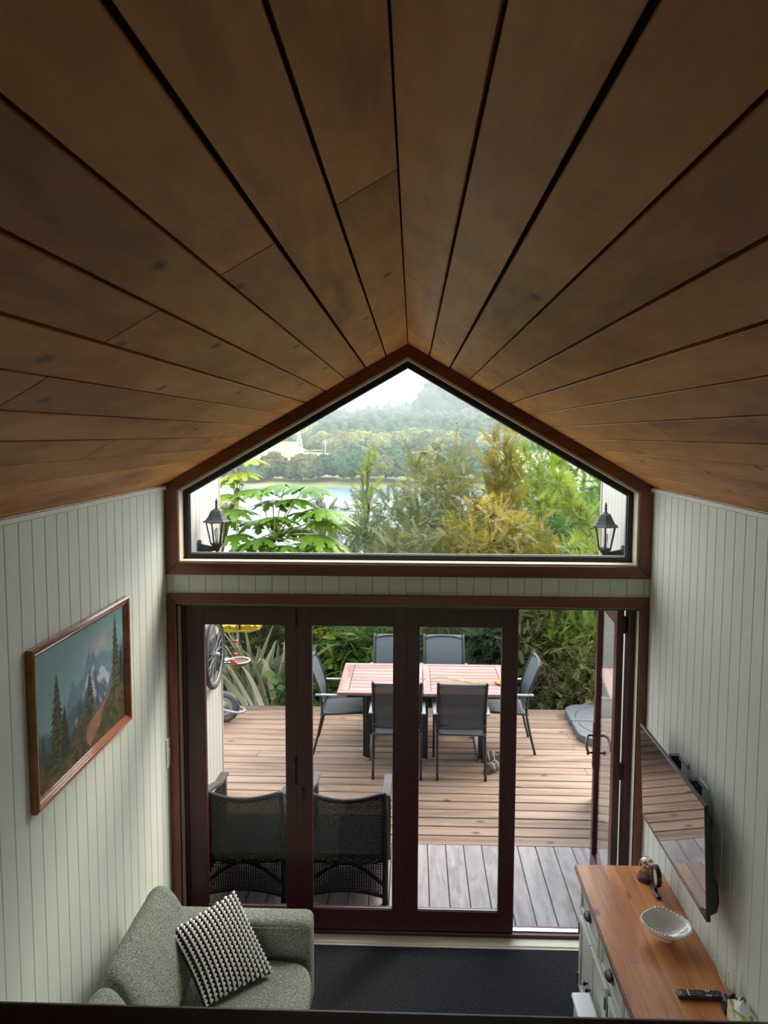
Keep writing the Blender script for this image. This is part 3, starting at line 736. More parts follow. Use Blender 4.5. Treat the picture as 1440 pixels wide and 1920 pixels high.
MB().lathe([(.03, -.05), (.07, -.035), (.10, .0), (.098, .004), (.066, -.028), (.02, -.04)], (.02, .0, 0), 24, caps=True).build('bowl', plain('brown_bowl', (.07, .035, .02, 1), .4), hb, smooth=True)
MB().tube([(.02+.1*math.cos(2*PI*k/24), .1*math.sin(2*PI*k/24), .002) for k in range(24)], .006, 6, closed=True).build('rim', plain('pale_rim', (.6, .52, .45, 1), .4), hb, smooth=True)
MB().box(-.15, -.07, -.14, .02, -.02, .02).build('bracket', M['arm_metal'], hb)
wb = thing('wheelbarrow', (-2.10, 8.12, 0), label='wheelbarrow parked at the left end of the deck, grey rimmed tyre showing', cat='wheelbarrow')
c_ = [(.19*math.cos(2*PI*k/36)*1, 0, .205+.165*math.sin(2*PI*k/36)) for k in range(36)]
MB().tube([(.14*math.cos(2*PI*k/36), 0, .178+.14*math.sin(2*PI*k/36)) for k in range(36)], .038, 12, closed=True).build('tyre', plain('grey_tyre', (.022, .024, .028, 1), .55, bump=.5, bscale=50), wb, smooth=True)
MB().lathe([(.02, -.03), (.03, -.03), (.04, -.012), (.09, -.014), (.108, -.02), (.108, .02), (.09, .014), (.04, .012), (.03, .03), (.02, .03)], (0, 0, .178), 28, rot=Matrix.Rotation(PI/2, 3, 'X')).build('wheel_disc', M['rim'], wb, smooth=True)
MB().tube(bez([(-.7, -.28, .35), (-.2, -.15, .24), (.0, -.09, .178), (.17, -.08, .14), (.235, 0, .135), (.17, .08, .14), (.0, .09, .178), (-.2, .15, .24), (-.7, .28, .35)], 5), .014, 8).build('frame_loop', M['arm_metal'], wb, smooth=True)
MB().lathe([(.25, .30), (.38, .55), (.385, .56), (.37, .555), (.24, .31)], (-.62, 0, 0), 4, phase=PI/4).build('tray', plain('green_tray', (.06, .10, .07, 1), .5), wb)
for s_ in (-1, 1): MB().tube([(-.7, s_*.28, .35), (-.78, s_*.26, 0)], .013, 8).build('leg', M['arm_metal'], wb)

# ---------------------------------------------------------------- living room: sofa
def soft_box(name, mat, parent, c, size, crease=.0, n=8, puff=.02, rot=None, wr=.004, seed=0, round_=.25):
    """rounded cushion: subdivided box blended to a superellipsoid"""
    V = []; F = []; idx = {}
    def vid(i, j, k):
        key = (i, j, k)
        if key not in idx: idx[key] = len(V); V.append((i/n*2-1, j/n*2-1, k/n*2-1))
        return idx[key]
    for a in range(n):
        for b_ in range(n):
            for s_ in (0, n):
                q = [(a, b_), (a+1, b_), (a+1, b_+1), (a, b_+1)]
                if s_ == 0: q = q[::-1]
                F.append([vid(s_, i, j) for i, j in q]); F.append([vid(j, s_, i) for i, j in q]); F.append([vid(i, j, s_) for i, j in q])
    out = []
    for p in V:
        q = Vector(p); e = 5.0
        m = max(abs(q.x), abs(q.y), abs(q.z)); l = (abs(q.x)**e+abs(q.y)**e+abs(q.z)**e)**(1/e)
        q2 = q*(m/l); q = q.lerp(q2, min(1, round_*4))
        h = Vector(size)/2; w = Vector((q.x*h.x, q.y*h.y, q.z*h.z))
        bul = puff
        ax = min(range(3), key=lambda t: size[t])
        o1, o2 = [t for t in range(3) if t != ax]
        w[ax] += math.copysign(bul*(1-p[o1]**2)*(1-p[o2]**2), p[ax]) if abs(p[ax]) > .01 else 0
        w += Vector((noise.noise(w*9+Vector((seed, 0, 0))), noise.noise(w*9+Vector((0, seed, 0))), noise.noise(w*9+Vector((0, 0, seed)))))*wr
        if rot: w = rot @ w
        out.append(w+Vector(c))
    mb = MB(parent.location if parent else c); mb.add(out, F)
    return mb.build(name, mat, parent, smooth=True, sub=1)
sf = thing('sofa', (-1.0, 3.1, 0), label='sage green fabric sofa against the left wall', cat='sofa')
mb = MB(sf.location)
def rbox(nm, x0, x1, y0, y1, z0, z1, bev=.03, mat=None): return MB(sf.location).box(x0, x1, y0, y1, z0, z1).build(nm, mat or M['sofa'], sf, smooth=True, bevel=bev, seg=4)
rbox('arm', -1.36, -.53, 3.805, 3.965, .09, .605, .045)
rbox('arm', -1.36, -.53, 2.02, 2.18, .09, .605, .045)
rbox('back_frame', -1.47, -1.30, 2.02, 3.965, .09, .62, .04)
rbox('base', -1.32, -.56, 2.18, 3.80, .10, .28, .02)
soft_box('seat_cushion', M['sofa'], sf, (-.90, 3.39, .355), (.80, .80, .17), puff=.015, n=10, wr=.004, seed=1, round_=.2)
soft_box('seat_cushion', M['sofa'], sf, (-.90, 2.59, .355), (.80, .80, .17), puff=.015, n=10, wr=.004, seed=2, round_=.2)
for k, (x, y) in enumerate(((-1.28, 3.9), (-.6, 3.9), (-1.28, 2.1), (-.6, 2.1))): MB(sf.location).lathe([(.018, 0), (.028, .1)], (x, y, 0), 12).build('leg', M['sb_top'], sf, smooth=True)
MB(sf.location).tube([(-1.33, 3.806, .575), (-.60, 3.806, .575), (-.575, 3.806, .565), (-.562, 3.806, .54), (-.56, 3.806, .30)], .004, 6).build('piping', M['sofa'], sf, smooth=True)
def back_cushion(y0, y1, seed, top=.86):
    """wedge of a cushion leaning on the wall side: thin rolled top, fat base"""
    prof = [(-1.40, .43), (-1.425, .60), (-1.41, .75), (-1.375, top-.035), (-1.325, top-.002), (-1.275, top-.025), (-1.225, top-.10), (-1.165, top-.22), (-1.11, top-.34), (-1.10, .46), (-1.15, .43), (-1.28, .42)]
    n = 22; V = []; m = len(prof); cx = sum(p[0] for p in prof)/m; cz = sum(p[1] for p in prof)/m
    for i in range(n+1):
        t = i/n; y = y0+(y1-y0)*t; e = min(t, 1-t)*n
        sc = 1 if e > 2 else (.80+.20*math.sin(min(1, e/2)*PI/2))
        for (x, z) in prof:
            q = Vector((cx+(x-cx)*sc, y, cz+(z-cz)*sc)); w = .010*noise.noise(Vector((x*7, y*9+seed, z*7)))+.006*noise.noise(Vector((x*4, y*34+seed, z*4)))*(1 if z > .6 else .4)
            d_ = Vector((x-cx, 0, z-cz)).normalized(); V.append(q+d_*w)
    F = [(i*m+k, i*m+(k+1) % m, (i+1)*m+(k+1) % m, (i+1)*m+k) for i in range(n) for k in range(m)]
    F += [tuple(range(m))[::-1], tuple(range(n*m, n*m+m))]
    mb = MB(sf.location); mb.add(V, F); return mb.build('back_cushion', M['sofa'], sf, smooth=True, sub=2)
back_cushion(3.07, 3.79, 3); back_cushion(2.36, 3.055, 9)

# throw pillow with bobbly black and white stripes
M['pillow_dark'] = plain('pillow_charcoal', (.014, .014, .015, 1), .9, bump=.6, bscale=200, vary=.4, vscale=100)
M['pillow_white'] = plain('pillow_white_yarn', (.80, .79, .75, 1), .9, bump=.4, bscale=250)
cB, cR, cT, cL = Vector((-.985, 3.36, .47)), Vector((-.700, 3.62, .465)), Vector((-.950, 3.84, .762)), Vector((-1.235, 3.595, .69))
pc = (cB+cR+cT+cL)/4
tp = thing('throw_pillow', pc, label='black and white knobbly striped throw pillow leaning on the sofa arm', cat='pillow')
e1 = ((cR-cB)+(cT-cL))/2; e2 = ((cL-cB)+(cT-cR))/2; nn = e1.cross(e2).normalized()
def pil(u, v, s_):  # u,v in 0..1, s_ = +-1 side
    pin = .05
    uu = u+(0.5-u)*pin*4*v*(1-v); vv = v+(.5-v)*pin*4*u*(1-u)
    p = cB*(1-uu)*(1-vv)+cR*uu*(1-vv)+cT*uu*vv+cL*(1-uu)*vv
    h = .075*((4*u*(1-u))**.55)*((4*v*(1-v))**.55)
    return p+nn*h*s_
n = 20; mb = MB(pc)
for s_ in (-1, 1):
    V = [pil(i/n, j/n, s_) for i in range(n+1) for j in range(n+1)]
    mb.add(V, [(i*(n+1)+j, (i+1)*(n+1)+j, (i+1)*(n+1)+j+1, i*(n+1)+j+1) for i in range(n) for j in range(n)])
mb.build('cover', M['pillow_dark'], tp, smooth=True)
mb = MB(pc); NR, NK = 15, 19
for i in range(NR):
    pts = []; rs = []
    u = (i+.5)/NR
    for k in range(NK*2+1):
        v = .005+.99*k/(NK*2); big = (k % 2 == (i % 2))
        q = pil(u+(.006 if big else -.004), v, 1)+nn*(.004); pts.append(q); rs.append(.0102 if big else .0026)
    mb.tube(pts, rs, 6)
mb.build('bobble_stripes', M['pillow_white'], tp, smooth=True)
mb = MB(pc)
for i in range(NR):
    pts = [pil((i+.5)/NR, .01+.98*k/24, -1)-nn*.002 for k in range(25)]; mb.tube(pts, .003, 5)
mb.build('rear_stripes', M['pillow_white'], tp, smooth=True)

# ---------------------------------------------------------------- painting on the left wall
PY0, PY1, PZ0, PZ1 = 2.81, 3.812, 1.72, 2.385
pt = thing('framed_painting', (L, (PY0+PY1)/2, (PZ0+PZ1)/2), label='framed mountain landscape painting on the left wall', cat='painting')
fw = .042
M['frame_wood'] = wood('orange_brown_frame', [(.16, .045, .015, 1), (.33, .11, .035, 1), (.42, .16, .06, 1)], 'Y', 8, 10, .25, .05, .06, coat=.3)
def frame_side(p0, p1, q1, q0):
    """outer edge p0-p1, inner edge q0-q1 in (y,z); stepped moulding"""
    mb = MB(pt.location); steps = [(0, .004), (0, .026), (.18, .034), (.45, .032), (.55, .024), (.68, .026), (.78, .019), (.9, .020), (1, .012), (1, .004)]
    V = []
    for a, c in ((p0, q0), (p1, q1)):
        for t, h in steps: V.append((L+h, a[0]+(c[0]-a[0])*t, a[1]+(c[1]-a[1])*t))
    m = len(steps); F = [(k, k+1, m+k+1, m+k) for k in range(m-1)]+[(m-1, 0, m, 2*m-1), tuple(range(m))[::-1], tuple(range(m, 2*m))]
    mb.add(V, F); return mb.build('frame_side', M['frame_wood'], pt)
o_ = [(PY0, PZ0), (PY1, PZ0), (PY1, PZ1), (PY0, PZ1)]; i_ = [(PY0+fw, PZ0+fw), (PY1-fw, PZ0+fw), (PY1-fw, PZ1-fw), (PY0+fw, PZ1-fw)]
for k in range(4): frame_side(o_[k], o_[(k+1) % 4], i_[(k+1) % 4], i_[k])
# the picture itself: flat print held in a colour attribute on a fine grid
def fbm(X, Y, sc, seed, octv=4):
    rng = np.random.RandomState(seed); out = np.zeros_like(X); amp = 1; tot = 0
    for o in range(octv):
        g = rng.rand(64, 64); x = (X*sc*2**o) % 63; y = (Y*sc*2**o) % 63; x0 = x.astype(int); y0 = y.astype(int); fx = x-x0; fy = y-y0
        fx = fx*fx*(3-2*fx); fy = fy*fy*(3-2*fy)
        out += amp*(g[y0, x0]*(1-fx)*(1-fy)+g[y0, x0+1]*fx*(1-fy)+g[y0+1, x0]*(1-fx)*fy+g[y0+1, x0+1]*fx*fy); tot += amp; amp *= .55
    return out/tot
NX, NY = 270, 172
gx, gy = np.meshgrid(np.linspace(0, 1, NX+1), np.linspace(0, 1, NY+1)); X, Y = gx, gy   # X left to right, Y bottom to top
def C3(*c): return np.array(srgb(*c)[:3])
img = C3(118, 158, 158)*(1-Y[..., None]*.0)+0*X[..., None]
nz = fbm(X, Y, 6, 1)
img = img*(1-.18*(nz[..., None]-.5))+ (C3(140, 175, 178)-C3(118, 158, 158))*np.clip((1-Y)*1.2, 0, 1)[..., None]
cl = np.clip((fbm(X, Y, 5, 2)-.42)*4, 0, 1)*np.exp(-(((X-.60)/.22)**2+((Y-.72-(X-.55)*.25)/.13)**2))
img = img*(1-cl[..., None])+C3(205, 180, 180)*cl[..., None]
def ridge(pts, seed, rough=.03):
    xs_, ys_ = zip(*pts); return np.interp(X, xs_, ys_)+(fbm(X, Y*0, 30, seed, 3)-.5)*rough
def paint(mask, col): 
    global img
    img = img*(1-mask[..., None])+col*mask[..., None]
sm = lambda d, w=.012: np.clip(d/w+.5, 0, 1)
r1 = ridge([(0, .30), (.18, .38), (.30, .50), (.36, .66), (.40, .58), (.48, .62), (.53, .76), (.555, .80), (.57, .72), (.60, .79), (.63, .70), (.72, .72), (.85, .66), (1, .72)], 3)
m = sm(r1-Y); f = fbm(X*1+Y*.6, Y*1.5, 14, 4)
paint(m, (C3(92, 122, 142)*(1-f[..., None])+C3(120, 150, 165)*f[..., None]))
r2 = ridge([(.35, .2), (.46, .45), (.53, .62), (.60, .66), (.64, .58), (.70, .62), (.80, .50), (.9, .35), (1, .3)], 5)
f = np.clip((fbm(X+Y*.5, Y*.4-X*.4, 16, 6)-.4)*4, 0, 1); m = sm(r2-Y)*(X > .34)
paint(m, C3(88, 108, 130)*(1-f[..., None])+C3(188, 196, 205)*f[..., None])
r3 = ridge([(.6, .1), (.72, .3), (.84, .52), (1, .68)], 7, .02); paint(sm(r3-Y)*(X > .6)*.9, C3(80, 105, 118))
r4 = ridge([(0, .42), (.2, .36), (.35, .42), (.5, .46), (.6, .34), (.8, .30), (1, .45)], 8, .08); paint(sm(r4-Y, .05)*.75, C3(58, 92, 92))
r5 = ridge([(0, .30), (.15, .20), (.3, .24), (.45, .30), (.6, .26), (.75, .30), (1, .44)], 9, .05)
f = fbm(X, Y, 22, 10)[..., None]; paint(sm(r5-Y, .03), C3(42, 50, 34)*(1-f)+C3(96, 92, 52)*f)
# path
pc_ = np.interp(Y, [0, .1, .2, .27, .33], [.52, .56, .60, .70, .80]); pw_ = np.interp(Y, [0, .05, .12, .19, .27, .33], [.0, .03, .085, .09, .035, .010])*(1+.5*(fbm(X, Y, 14, 21)-.5))
f = fbm(X, Y, 30, 11)[..., None]; paint(sm(pw_-np.abs(X-pc_), .02)*(Y < .33), C3(120, 78, 62)*(1-f)+C3(176, 132, 110)*f)
lf = ridge([(0, .30), (.2, .22), (.38, .20), (.5, .05), (.6, 0), (1, 0)], 12, .05); f = np.clip(fbm(X, Y, 26, 13)*1.6-.4, 0, 1)[..., None]; paint(sm(lf-Y, .02), C3(40, 42, 28)*(1-f)+C3(112, 104, 58)*f)
rf = ridge([(.5, 0), (.66, .08), (.76, .26), (.88, .36), (1, .46)], 14, .05); paint(sm(rf-Y, .02)*(X > .55), C3(38, 42, 28)*(1-f)+C3(104, 98, 56)*f)
# hut
paint(((X > .38) & (X < .445) & (Y > .262) & (Y < .31)).astype(float), C3(150, 130, 115)); paint(((np.abs(X-.42)+np.abs(Y-.315)*1.6) < .05).astype(float)*(Y > .305), C3(196, 188, 178))
def fir(cx, b_, t_, w, seed, dark, light, a=1):
    h = np.clip((t_-Y)/(t_-b_), 0, 1.2); tier = ((Y*1.0-b_)/(t_-b_)*13) % 1
    half = w*(h**.85)*(.55+.55*(1-tier))*(1+.5*(fbm(X, Y, 60, seed, 2)-.5))
    m = sm(half-np.abs(X-cx), .006)*(Y > b_)*(Y < t_); f = np.clip(fbm(X, Y, 45, seed+1)*2.2-.75+.6*(.5-tier), 0, 1)[..., None]
    paint(m*a, dark*(1-f)+light*f)
dk, lt = C3(30, 42, 34), C3(98, 104, 66)
for cx, b_, t_, w in ((.06, .2, .42, .05), (.0, .2, .36, .05), (.42, .25, .50, .035), (.44, .3, .46, .03), (.95, .3, .62, .05), (.64, .3, .48, .03)): fir(cx, b_, t_, w, 30, C3(40, 72, 72), C3(70, 100, 92), .85)
fir(.55, .27, .64, .075, 40, dk, lt); fir(.20, .12, .80, .10, 50, dk, lt); fir(.27, .12, .52, .07, 52, dk, C3(60, 78, 60)); fir(.885, .28, .98, .085, 60, dk, lt); fir(.96, .32, .66, .06, 62, dk, C3(60, 78, 60))
me = bpy.data.meshes.new('canvas'); V = np.stack([np.full(X.size, .010), (PY0+fw+.002)+(X.ravel())*(PY1-PY0-2*fw-.004)-(PY0+PY1)/2, (PZ0+fw+.002)+Y.ravel()*(PZ1-PZ0-2*fw-.004)-(PZ0+PZ1)/2], 1)
q = (np.arange(NY)[:, None]*(NX+1)+np.arange(NX)[None, :]).ravel(); F = np.stack([q, q+1, q+NX+2, q+NX+1], 1)
me.vertices.add(len(V)); me.vertices.foreach_set('co', V.astype(np.float32).ravel()); me.loops.add(F.size); me.loops.foreach_set('vertex_index', F.astype(np.int32).ravel())
me.polygons.add(len(F)); me.polygons.foreach_set('loop_start', np.arange(0, F.size, 4, dtype=np.int32)); me.update(calc_edges=True)
ca = me.color_attributes.new('paint', 'FLOAT_COLOR', 'POINT'); ca.data.foreach_set('color', np.concatenate([np.clip(img, 0, 1).reshape(-1, 3), np.ones((X.size, 1))], 1).astype(np.float32).ravel())
mp, nt, b, o = base_mat('oil_painting'); at_ = node(nt, 'ShaderNodeAttribute', attribute_name='paint'); nt.links.new(at_.outputs['Color'], b.inputs['Base Color']); b.inputs['Roughness'].default_value = .45
link('canvas', me, mp, pt)
MB(pt.location).box(L+.001, L+.0085, PY0+fw*.5, PY1-fw*.5, PZ0+fw*.5, PZ1-fw*.5).build('backing_board', M['black'], pt)

# ---------------------------------------------------------------- television
tvr = thing('television', (1.33, 3.70, 1.33), label='flat black television on a bracket on the right wall', cat='television')
tilt = Matrix.Rotation(math.radians(-3.2), 3, 'Y')
def tvbox(nm, x0, x1, y0, y1, z0, z1, mat, bev=0, par=None):
    mb = MB(); mb.box(x0, x1, y0, y1, z0, z1); mb.v = [tuple(tilt @ Vector(p)) for p in mb.v]; return mb.build(nm, mat, par or tvr, bevel=bev)
M['tv_screen'] = plain('glossy_dark_screen', (.006, .006, .007, 1), .03, spec=1.0, coat=1)
TH, TW2 = .272, .475
tvbox('screen', -.0135, -.012, -TW2+.008, TW2-.008, -TH+.018, TH-.008, M['tv_screen'])
tvbox('bezel', -.012, .004, -TW2, TW2, -TH, TH, M['black'], .002)
tvbox('bottom_bezel', -.015, -.011, -TW2, TW2, -TH, -TH+.016, plain('dark_bezel', (.02, .014, .014, 1), .25), .001)
mb = MB(); prof = [(.004, .22), (.028, .16), (.034, -.05), (.034, -.08), (.052, -.11), (.056, -.20), (.045, -.25), (.004, -.268)]
mb.prism([(p[0], p[1]) for p in prof], 'Y', -TW2+.03, TW2-.03); mb.v = [tuple(tilt @ Vector(p)) for p in mb.v]; mb.build('rear_housing', M['black'], tvr, bevel=.004)
mb = MB(tvr.location); mb.box(1.40, R, 3.45, 3.95, 1.22, 1.42); mb.build('wall_plate', M['black_iron'], tvr)
for yy in (3.52, 3.80): MB(tvr.location).box(1.352, 1.405, yy, yy+.035, 1.20, 1.575).build('mounting_rail', M['black_iron'], tvr, bevel=.002)
for yy in (3.34, 3.60): MB(tvr.location).box(1.36, 1.372, yy, yy+.12, 1.595, 1.62).build('bracket_clip', M['arm_metal'], tvr, bevel=.002)

# ---------------------------------------------------------------- sideboard
SX0, SX1, SY0, SY1, SZ = .985, R-.004, 2.80, 4.135, .735
sb = thing('sideboard', (1.2, 3.5, 0), label='cream painted sideboard with honey pine top along the right wall', cat='sideboard')
def sp(nm, x0, x1, y0, y1, z0, z1, mat, bev=.003, par=None): return MB(sb.location).box(x0, x1, y0, y1, z0, z1).build(nm, mat, par or sb, bevel=bev)
sp('carcass', SX0+.012, SX1, SY0, SY1, .05, SZ, M['sb_white'])
sp('plinth', SX0+.002, SX1, SY0+.01, SY1-.002, 0, .06, M['sb_white'])
# face frame
sp('face_frame', SX0, SX0+.014, SY1-.03, SY1, .06, SZ, M['sb_white']); sp('face_frame', SX0, SX0+.014, SY0, SY0+.03, .06, SZ, M['sb_white'])
sp('face_frame', SX0, SX0+.014, SY0+.03, SY1-.03, SZ-.03, SZ, M['sb_white']); sp('face_frame', SX0, SX0+.014, SY0+.03, SY1-.03, .50, .53, M['sb_white'])
def moulded(nm, y0, y1, z0, z1, knob_y=None, knob_z=None, cup=False):
    f = sp(nm, SX0-.004, SX0+.013, y0, y1, z0, z1, M['sb_white'], .002)
    e = .035
    mb = MB(sb.location); fr = [((y0, z0), (y1, z0), (y1-e, z0+e), (y0+e, z0+e)), ((y1, z0), (y1, z1), (y1-e, z1-e), (y1-e, z0+e)), ((y1, z1), (y0, z1), (y0+e, z1-e), (y1-e, z1-e)), ((y0, z1), (y0, z0), (y0+e, z0+e), (y0+e, z1-e))]
    for q_ in fr: mb.prism(q_, 'X', SX0-.013, SX0-.003)
    mb.build('raised_frame', M['sb_white'], f, bevel=.003)
    yc, zc = (y0+y1)/2, (z0+z1)/2
    if cup:
        mb = MB(sb.location); V = []
        for i in range(9):
            a = PI*i/8
            for j in range(6):
                b_ = PI/2*j/5; V.append((SX0-.008-.030*math.sin(b_)*1.0*math.sin(a)**.5 if 0 < a < PI else SX0-.008, yc+.045*math.cos(a), zc+.008+.026*math.cos(b_)*math.sin(a)-.006))
        mb.add(V, [(i*6+j, (i+1)*6+j, (i+1)*6+j+1, i*6+j+1) for i in range(8) for j in range(5)]); mb.box(SX0-.016, SX0-.012, yc-.048, yc+.048, zc-.004, zc+.004)
        mb.build('cup_pull', M['black_iron'], f)
    if knob_y is not None:
        MB(sb.location).lathe([(.006, 0), (.004, .012), (.011, .018), (.012, .024), (.007, .03), (.001, .031)], (SX0-.011, knob_y, knob_z), 14, rot=Matrix.Rotation(-PI/2, 3, 'Y')).build('knob', M['black_iron'], f, smooth=True)
    return f
for y0, y1 in ((3.69, 4.10), (3.24, 3.65), (2.835, 3.20)): moulded('drawer', y0, y1, .535, .70, cup=True)
for y0, y1, ky, hy in ((3.845, 4.10, 3.865, 4.10), (3.525, 3.84, 3.815, 3.525), (3.175, 3.48, 3.20, 3.48), (2.835, 3.17, 3.145, 2.835)):
    f = moulded('door', y0, y1, .065, .495, ky, .26)
    for z in (.12, .42): MB(sb.location).box(SX0-.018, SX0-.012, hy-.008, hy+.008, z-.03, z+.03).build('hinge', M['black_iron'], f)
# pine top of glued boards
ty = (SY0-.03, SY1+.032); tx = [.958, 1.03, 1.11, 1.175, 1.26, 1.345, SX1]
for k in range(len(tx)-1):
    sp('top_board', tx[k]+.0003, tx[k+1]-.0003, ty[0], ty[1], SZ, SZ+.022, M['sb_top'], .0012)
sp('top_edge', .950, .9577, ty[0], ty[1], SZ-.002, SZ+.021, wood('dark_top_edge', [(.10, .03, .01, 1), (.2, .07, .03, 1)], 'Y', 8, 10, .35, .05, .05), .003)
ZT = SZ+.0222
tag(MB((1.06, 3.40, ZT)).lathe([(.022, .0002), (.022, .0006)], (1.062, 3.385, ZT), 24).build('water_ring', plain('pale_stain', (.36, .20, .17, 1), .5, vary=.2, vscale=40)), 'pale round water mark on the pine sideboard top', 'stain')

# low white box by the sideboard doors
bx = thing('storage_box', (.90, 3.30, 0), label='low white box with rounded lid on the carpet beside the sideboard doors', cat='box')
MB(bx.location).box(.865, .945, 2.85, 3.74, 0, .27).build('body', plain('white_plastic', (.66, .68, .66, 1), .35), bx, bevel=.015, seg=3)
MB(bx.location).box(.855, .955, 2.84, 3.755, .27, .30).build('lid', plain('white_plastic_lid', (.72, .74, .74, 1), .3), bx, bevel=.012, seg=3)

# ---- glass dome with dried flowers
dm = thing('glass_dome', (1.325, 4.04, ZT), label='small glass dome over dried orange flowers at the far end of the sideboard', cat='ornament')
MB().lathe([(.052, 0), (.055, .004), (.055, .012), (.049, .02), (.049, .024), (.001, .024)], n=32).build('base', plain('dark_wood_base', (.09, .03, .018, 1), .4), dm)
prof = [(.0445, .024)]+[(.0445, .07)]+[(.0445*math.cos(t), .085+.042*math.sin(t)) for t in [PI/2*k/8 for k in range(9)]]
MB().lathe([(r_, z) for r_, z in prof], n=32, caps=False).build('dome', glass_mat('dome_glass', (.93, .95, .95, 1), .13), dm, smooth=True)
M['dried'] = plain('dried_petals', (.50, .22, .09, 1), .7, vary=.4, vscale=60)
for k in range(9):
    a = k*2.4; r_ = .022*math.sqrt((k+.5)/9); z = .036+.008*k
    mb = MB()
    for j in range(6):
        t = j*PI/3+k; mb.obox((r_*math.cos(a)+.009*math.cos(t), r_*math.sin(a)+.009*math.sin(t), z+.003*(j % 2)), (.017, .009, .002), Matrix.Rotation(t, 3, 'Z') @ Matrix.Rotation(.7, 3, 'Y'))
    mb.tube([(r_*.3*math.cos(a), r_*.3*math.sin(a), .024), (r_*math.cos(a), r_*math.sin(a), z)], .0014, 5)
    mb.build('dried_flower', M['dried'], dm)

# ---- round black-framed stand
rm = thing('round_stand', (1.335, 3.915, ZT), rz=0, label='small round black-rimmed disc ornament on a black foot, between dome and bowl on the sideboard', cat='ornament')
MB().box(-.013, .013, -.062, .062, 0, .014).build('foot', M['black'], rm, bevel=.004)
MB().tube([(0, .0, .012), (0, .0, .045)], .009, 10).build('neck', M['black'], rm, smooth=True)
R_ = Matrix.Rotation(PI/2, 3, 'Y')
MB().lathe([(.046, -.012), (.056, -.012), (.057, .012), (.046, .012), (.046, -.012)], (0, 0, .095), 36, rot=R_, caps=False).build('ring', M['black'], rm, smooth=False, bevel=.001)
MB().lathe([(.001, -.004), (.046, -.004), (.046, .004), (.001, .004)], (0, 0, .095), 36, rot=R_).build('disc', plain('pale_disc', (.62, .56, .48, 1), .2, vary=.35, vscale=30, coat=.6), rm)

# ---- porcelain bowl, oval with handle lobe and rope rim
bo = thing('porcelain_bowl', (1.262, 3.53, ZT), rz=0, label='white oval porcelain bowl with scalloped rope rim on the sideboard', cat='bowl')
n = 64; prof = [(.030, .0), (.034, .004), (.034, .012), (.045, .022), (.075, .042), (.098, .062), (.108, .078), (.112, .086), (.108, .090), (.100, .080), (.088, .064), (.066, .040), (.040, .024), (.001, .020)]
V = []
def shape(a): return 1+.13*math.exp(-((a-1.9)/.35)**2)+.13*math.exp(-((a-1.9-PI)/.35)**2)
for i, (r_, z) in enumerate(prof):
    for k in range(n):
        a = 2*PI*k/n; rimw = max(0, (z-.03)/.06); s1 = 1+(shape(a)-1)*rimw
        V.append((r_*1.02*math.cos(a)*s1, r_*.86*math.sin(a)*s1, z+.012*(shape(a)-1)*rimw*5*(1 if 0 < a < PI else .3)))
m = len(prof); mb = MB(); mb.add(V, [(i*n+k, i*n+(k+1) % n, (i+1)*n+(k+1) % n, (i+1)*n+k) for i in range(m-1) for k in range(n)]+[tuple(range(n))[::-1]])
mb.build('bowl', M['porcelain'], bo, smooth=True)
mb = MB(); K = 44
for k in range(K):
    a = 2*PI*k/K; s1 = shape(a); p = Vector((.113*1.02*math.cos(a)*s1, .113*.86*math.sin(a)*s1, .087+.012*(s1-1)*5*(1 if 0 < a < PI else .3)))
    d_ = Vector((-math.sin(a), math.cos(a), 0)); o2 = Vector((math.cos(a), math.sin(a), 0)); mb.tube([p-d_*.006-o2*.004, p, p+d_*.006+o2*.004], [.003, .0082, .003], 8)
mb.build('rope_rim', M['porcelain'], bo, smooth=True)
bo.rotation_euler = (0, 0, -.35)

# ---- remote control
rc = thing('remote_control', (1.285, 3.155, ZT), rz=-.02, label='black television remote lying across the sideboard top', cat='remote')
MB().box(-.098, .098, -.023, .023, .001, .019).build('body', M['black'], rc, bevel=.005, seg=3)
wht = plain('button_print', (.6, .6, .6, 1), .4); btn = plain('rubber_button', (.035, .035, .037, 1), .5)
mb = MB(); mw = MB()
for i in range(14):
    for j in range(3):
        x = -.062+i*.0115; y = -.013+j*.013
        if i == 0 or 4 <= i <= 5: continue
        (mw if (i in (8, 9) and j != 1) or i == 1 else mb).box(x-.004, x+.004, y-.004, y+.004, .019, .0205)
        if (i+j) % 2: mw.box(x-.0015, x+.0015, y-.0012, y+.0012, .0205, .0207)
mw.box(-.085, -.082, -.008, .008, .019, .0193)
mb.lathe([(.014, .019), (.014, .0207)], (-.0105, 0, 0), 20)
mb.build('buttons', btn, rc); mw.build('button_marks', wht, rc)

# ---- reed diffuser, dark speaker and tissue box
rd = thing('reed_diffuser', (1.402, 3.095, ZT), label='brown reed diffuser bottle with white sticks near the wall', cat='diffuser')
MB().lathe([(.024, 0), (.026, .004), (.026, .035), (.022, .046), (.010, .054), (.010, .066), (.001, .066)], n=24).build('bottle', plain('brown_bottle', (.05, .018, .012, 1), .12, coat=.6), rd, smooth=True)
M['reed'] = plain('pale_reed', (.68, .66, .56, 1), .7)
for tip in ((-.075, .03, .20), (-.06, .005, .15), (.012, .03, .155), (-.005, .045, .13), (.022, .01, .185)):
    MB().tube([(tip[0]*.02, tip[1]*.02, .02), tip], .0034, 6).build('reed', M['reed'], rd)
sk = thing('speaker', (1.362, 3.075, ZT), label='small upright black speaker between remote and tissue box', cat='speaker')
MB().box(-.012, .012, -.035, .02, 0, .07).build('body', M['black'], sk, bevel=.008, seg=3)
MB().lathe([(.006, 0), (.006, .003)], (-.012, -.01, .055), 14, rot=Matrix.Rotation(-PI/2, 3, 'Y')).build('button', M['arm_metal'], sk)
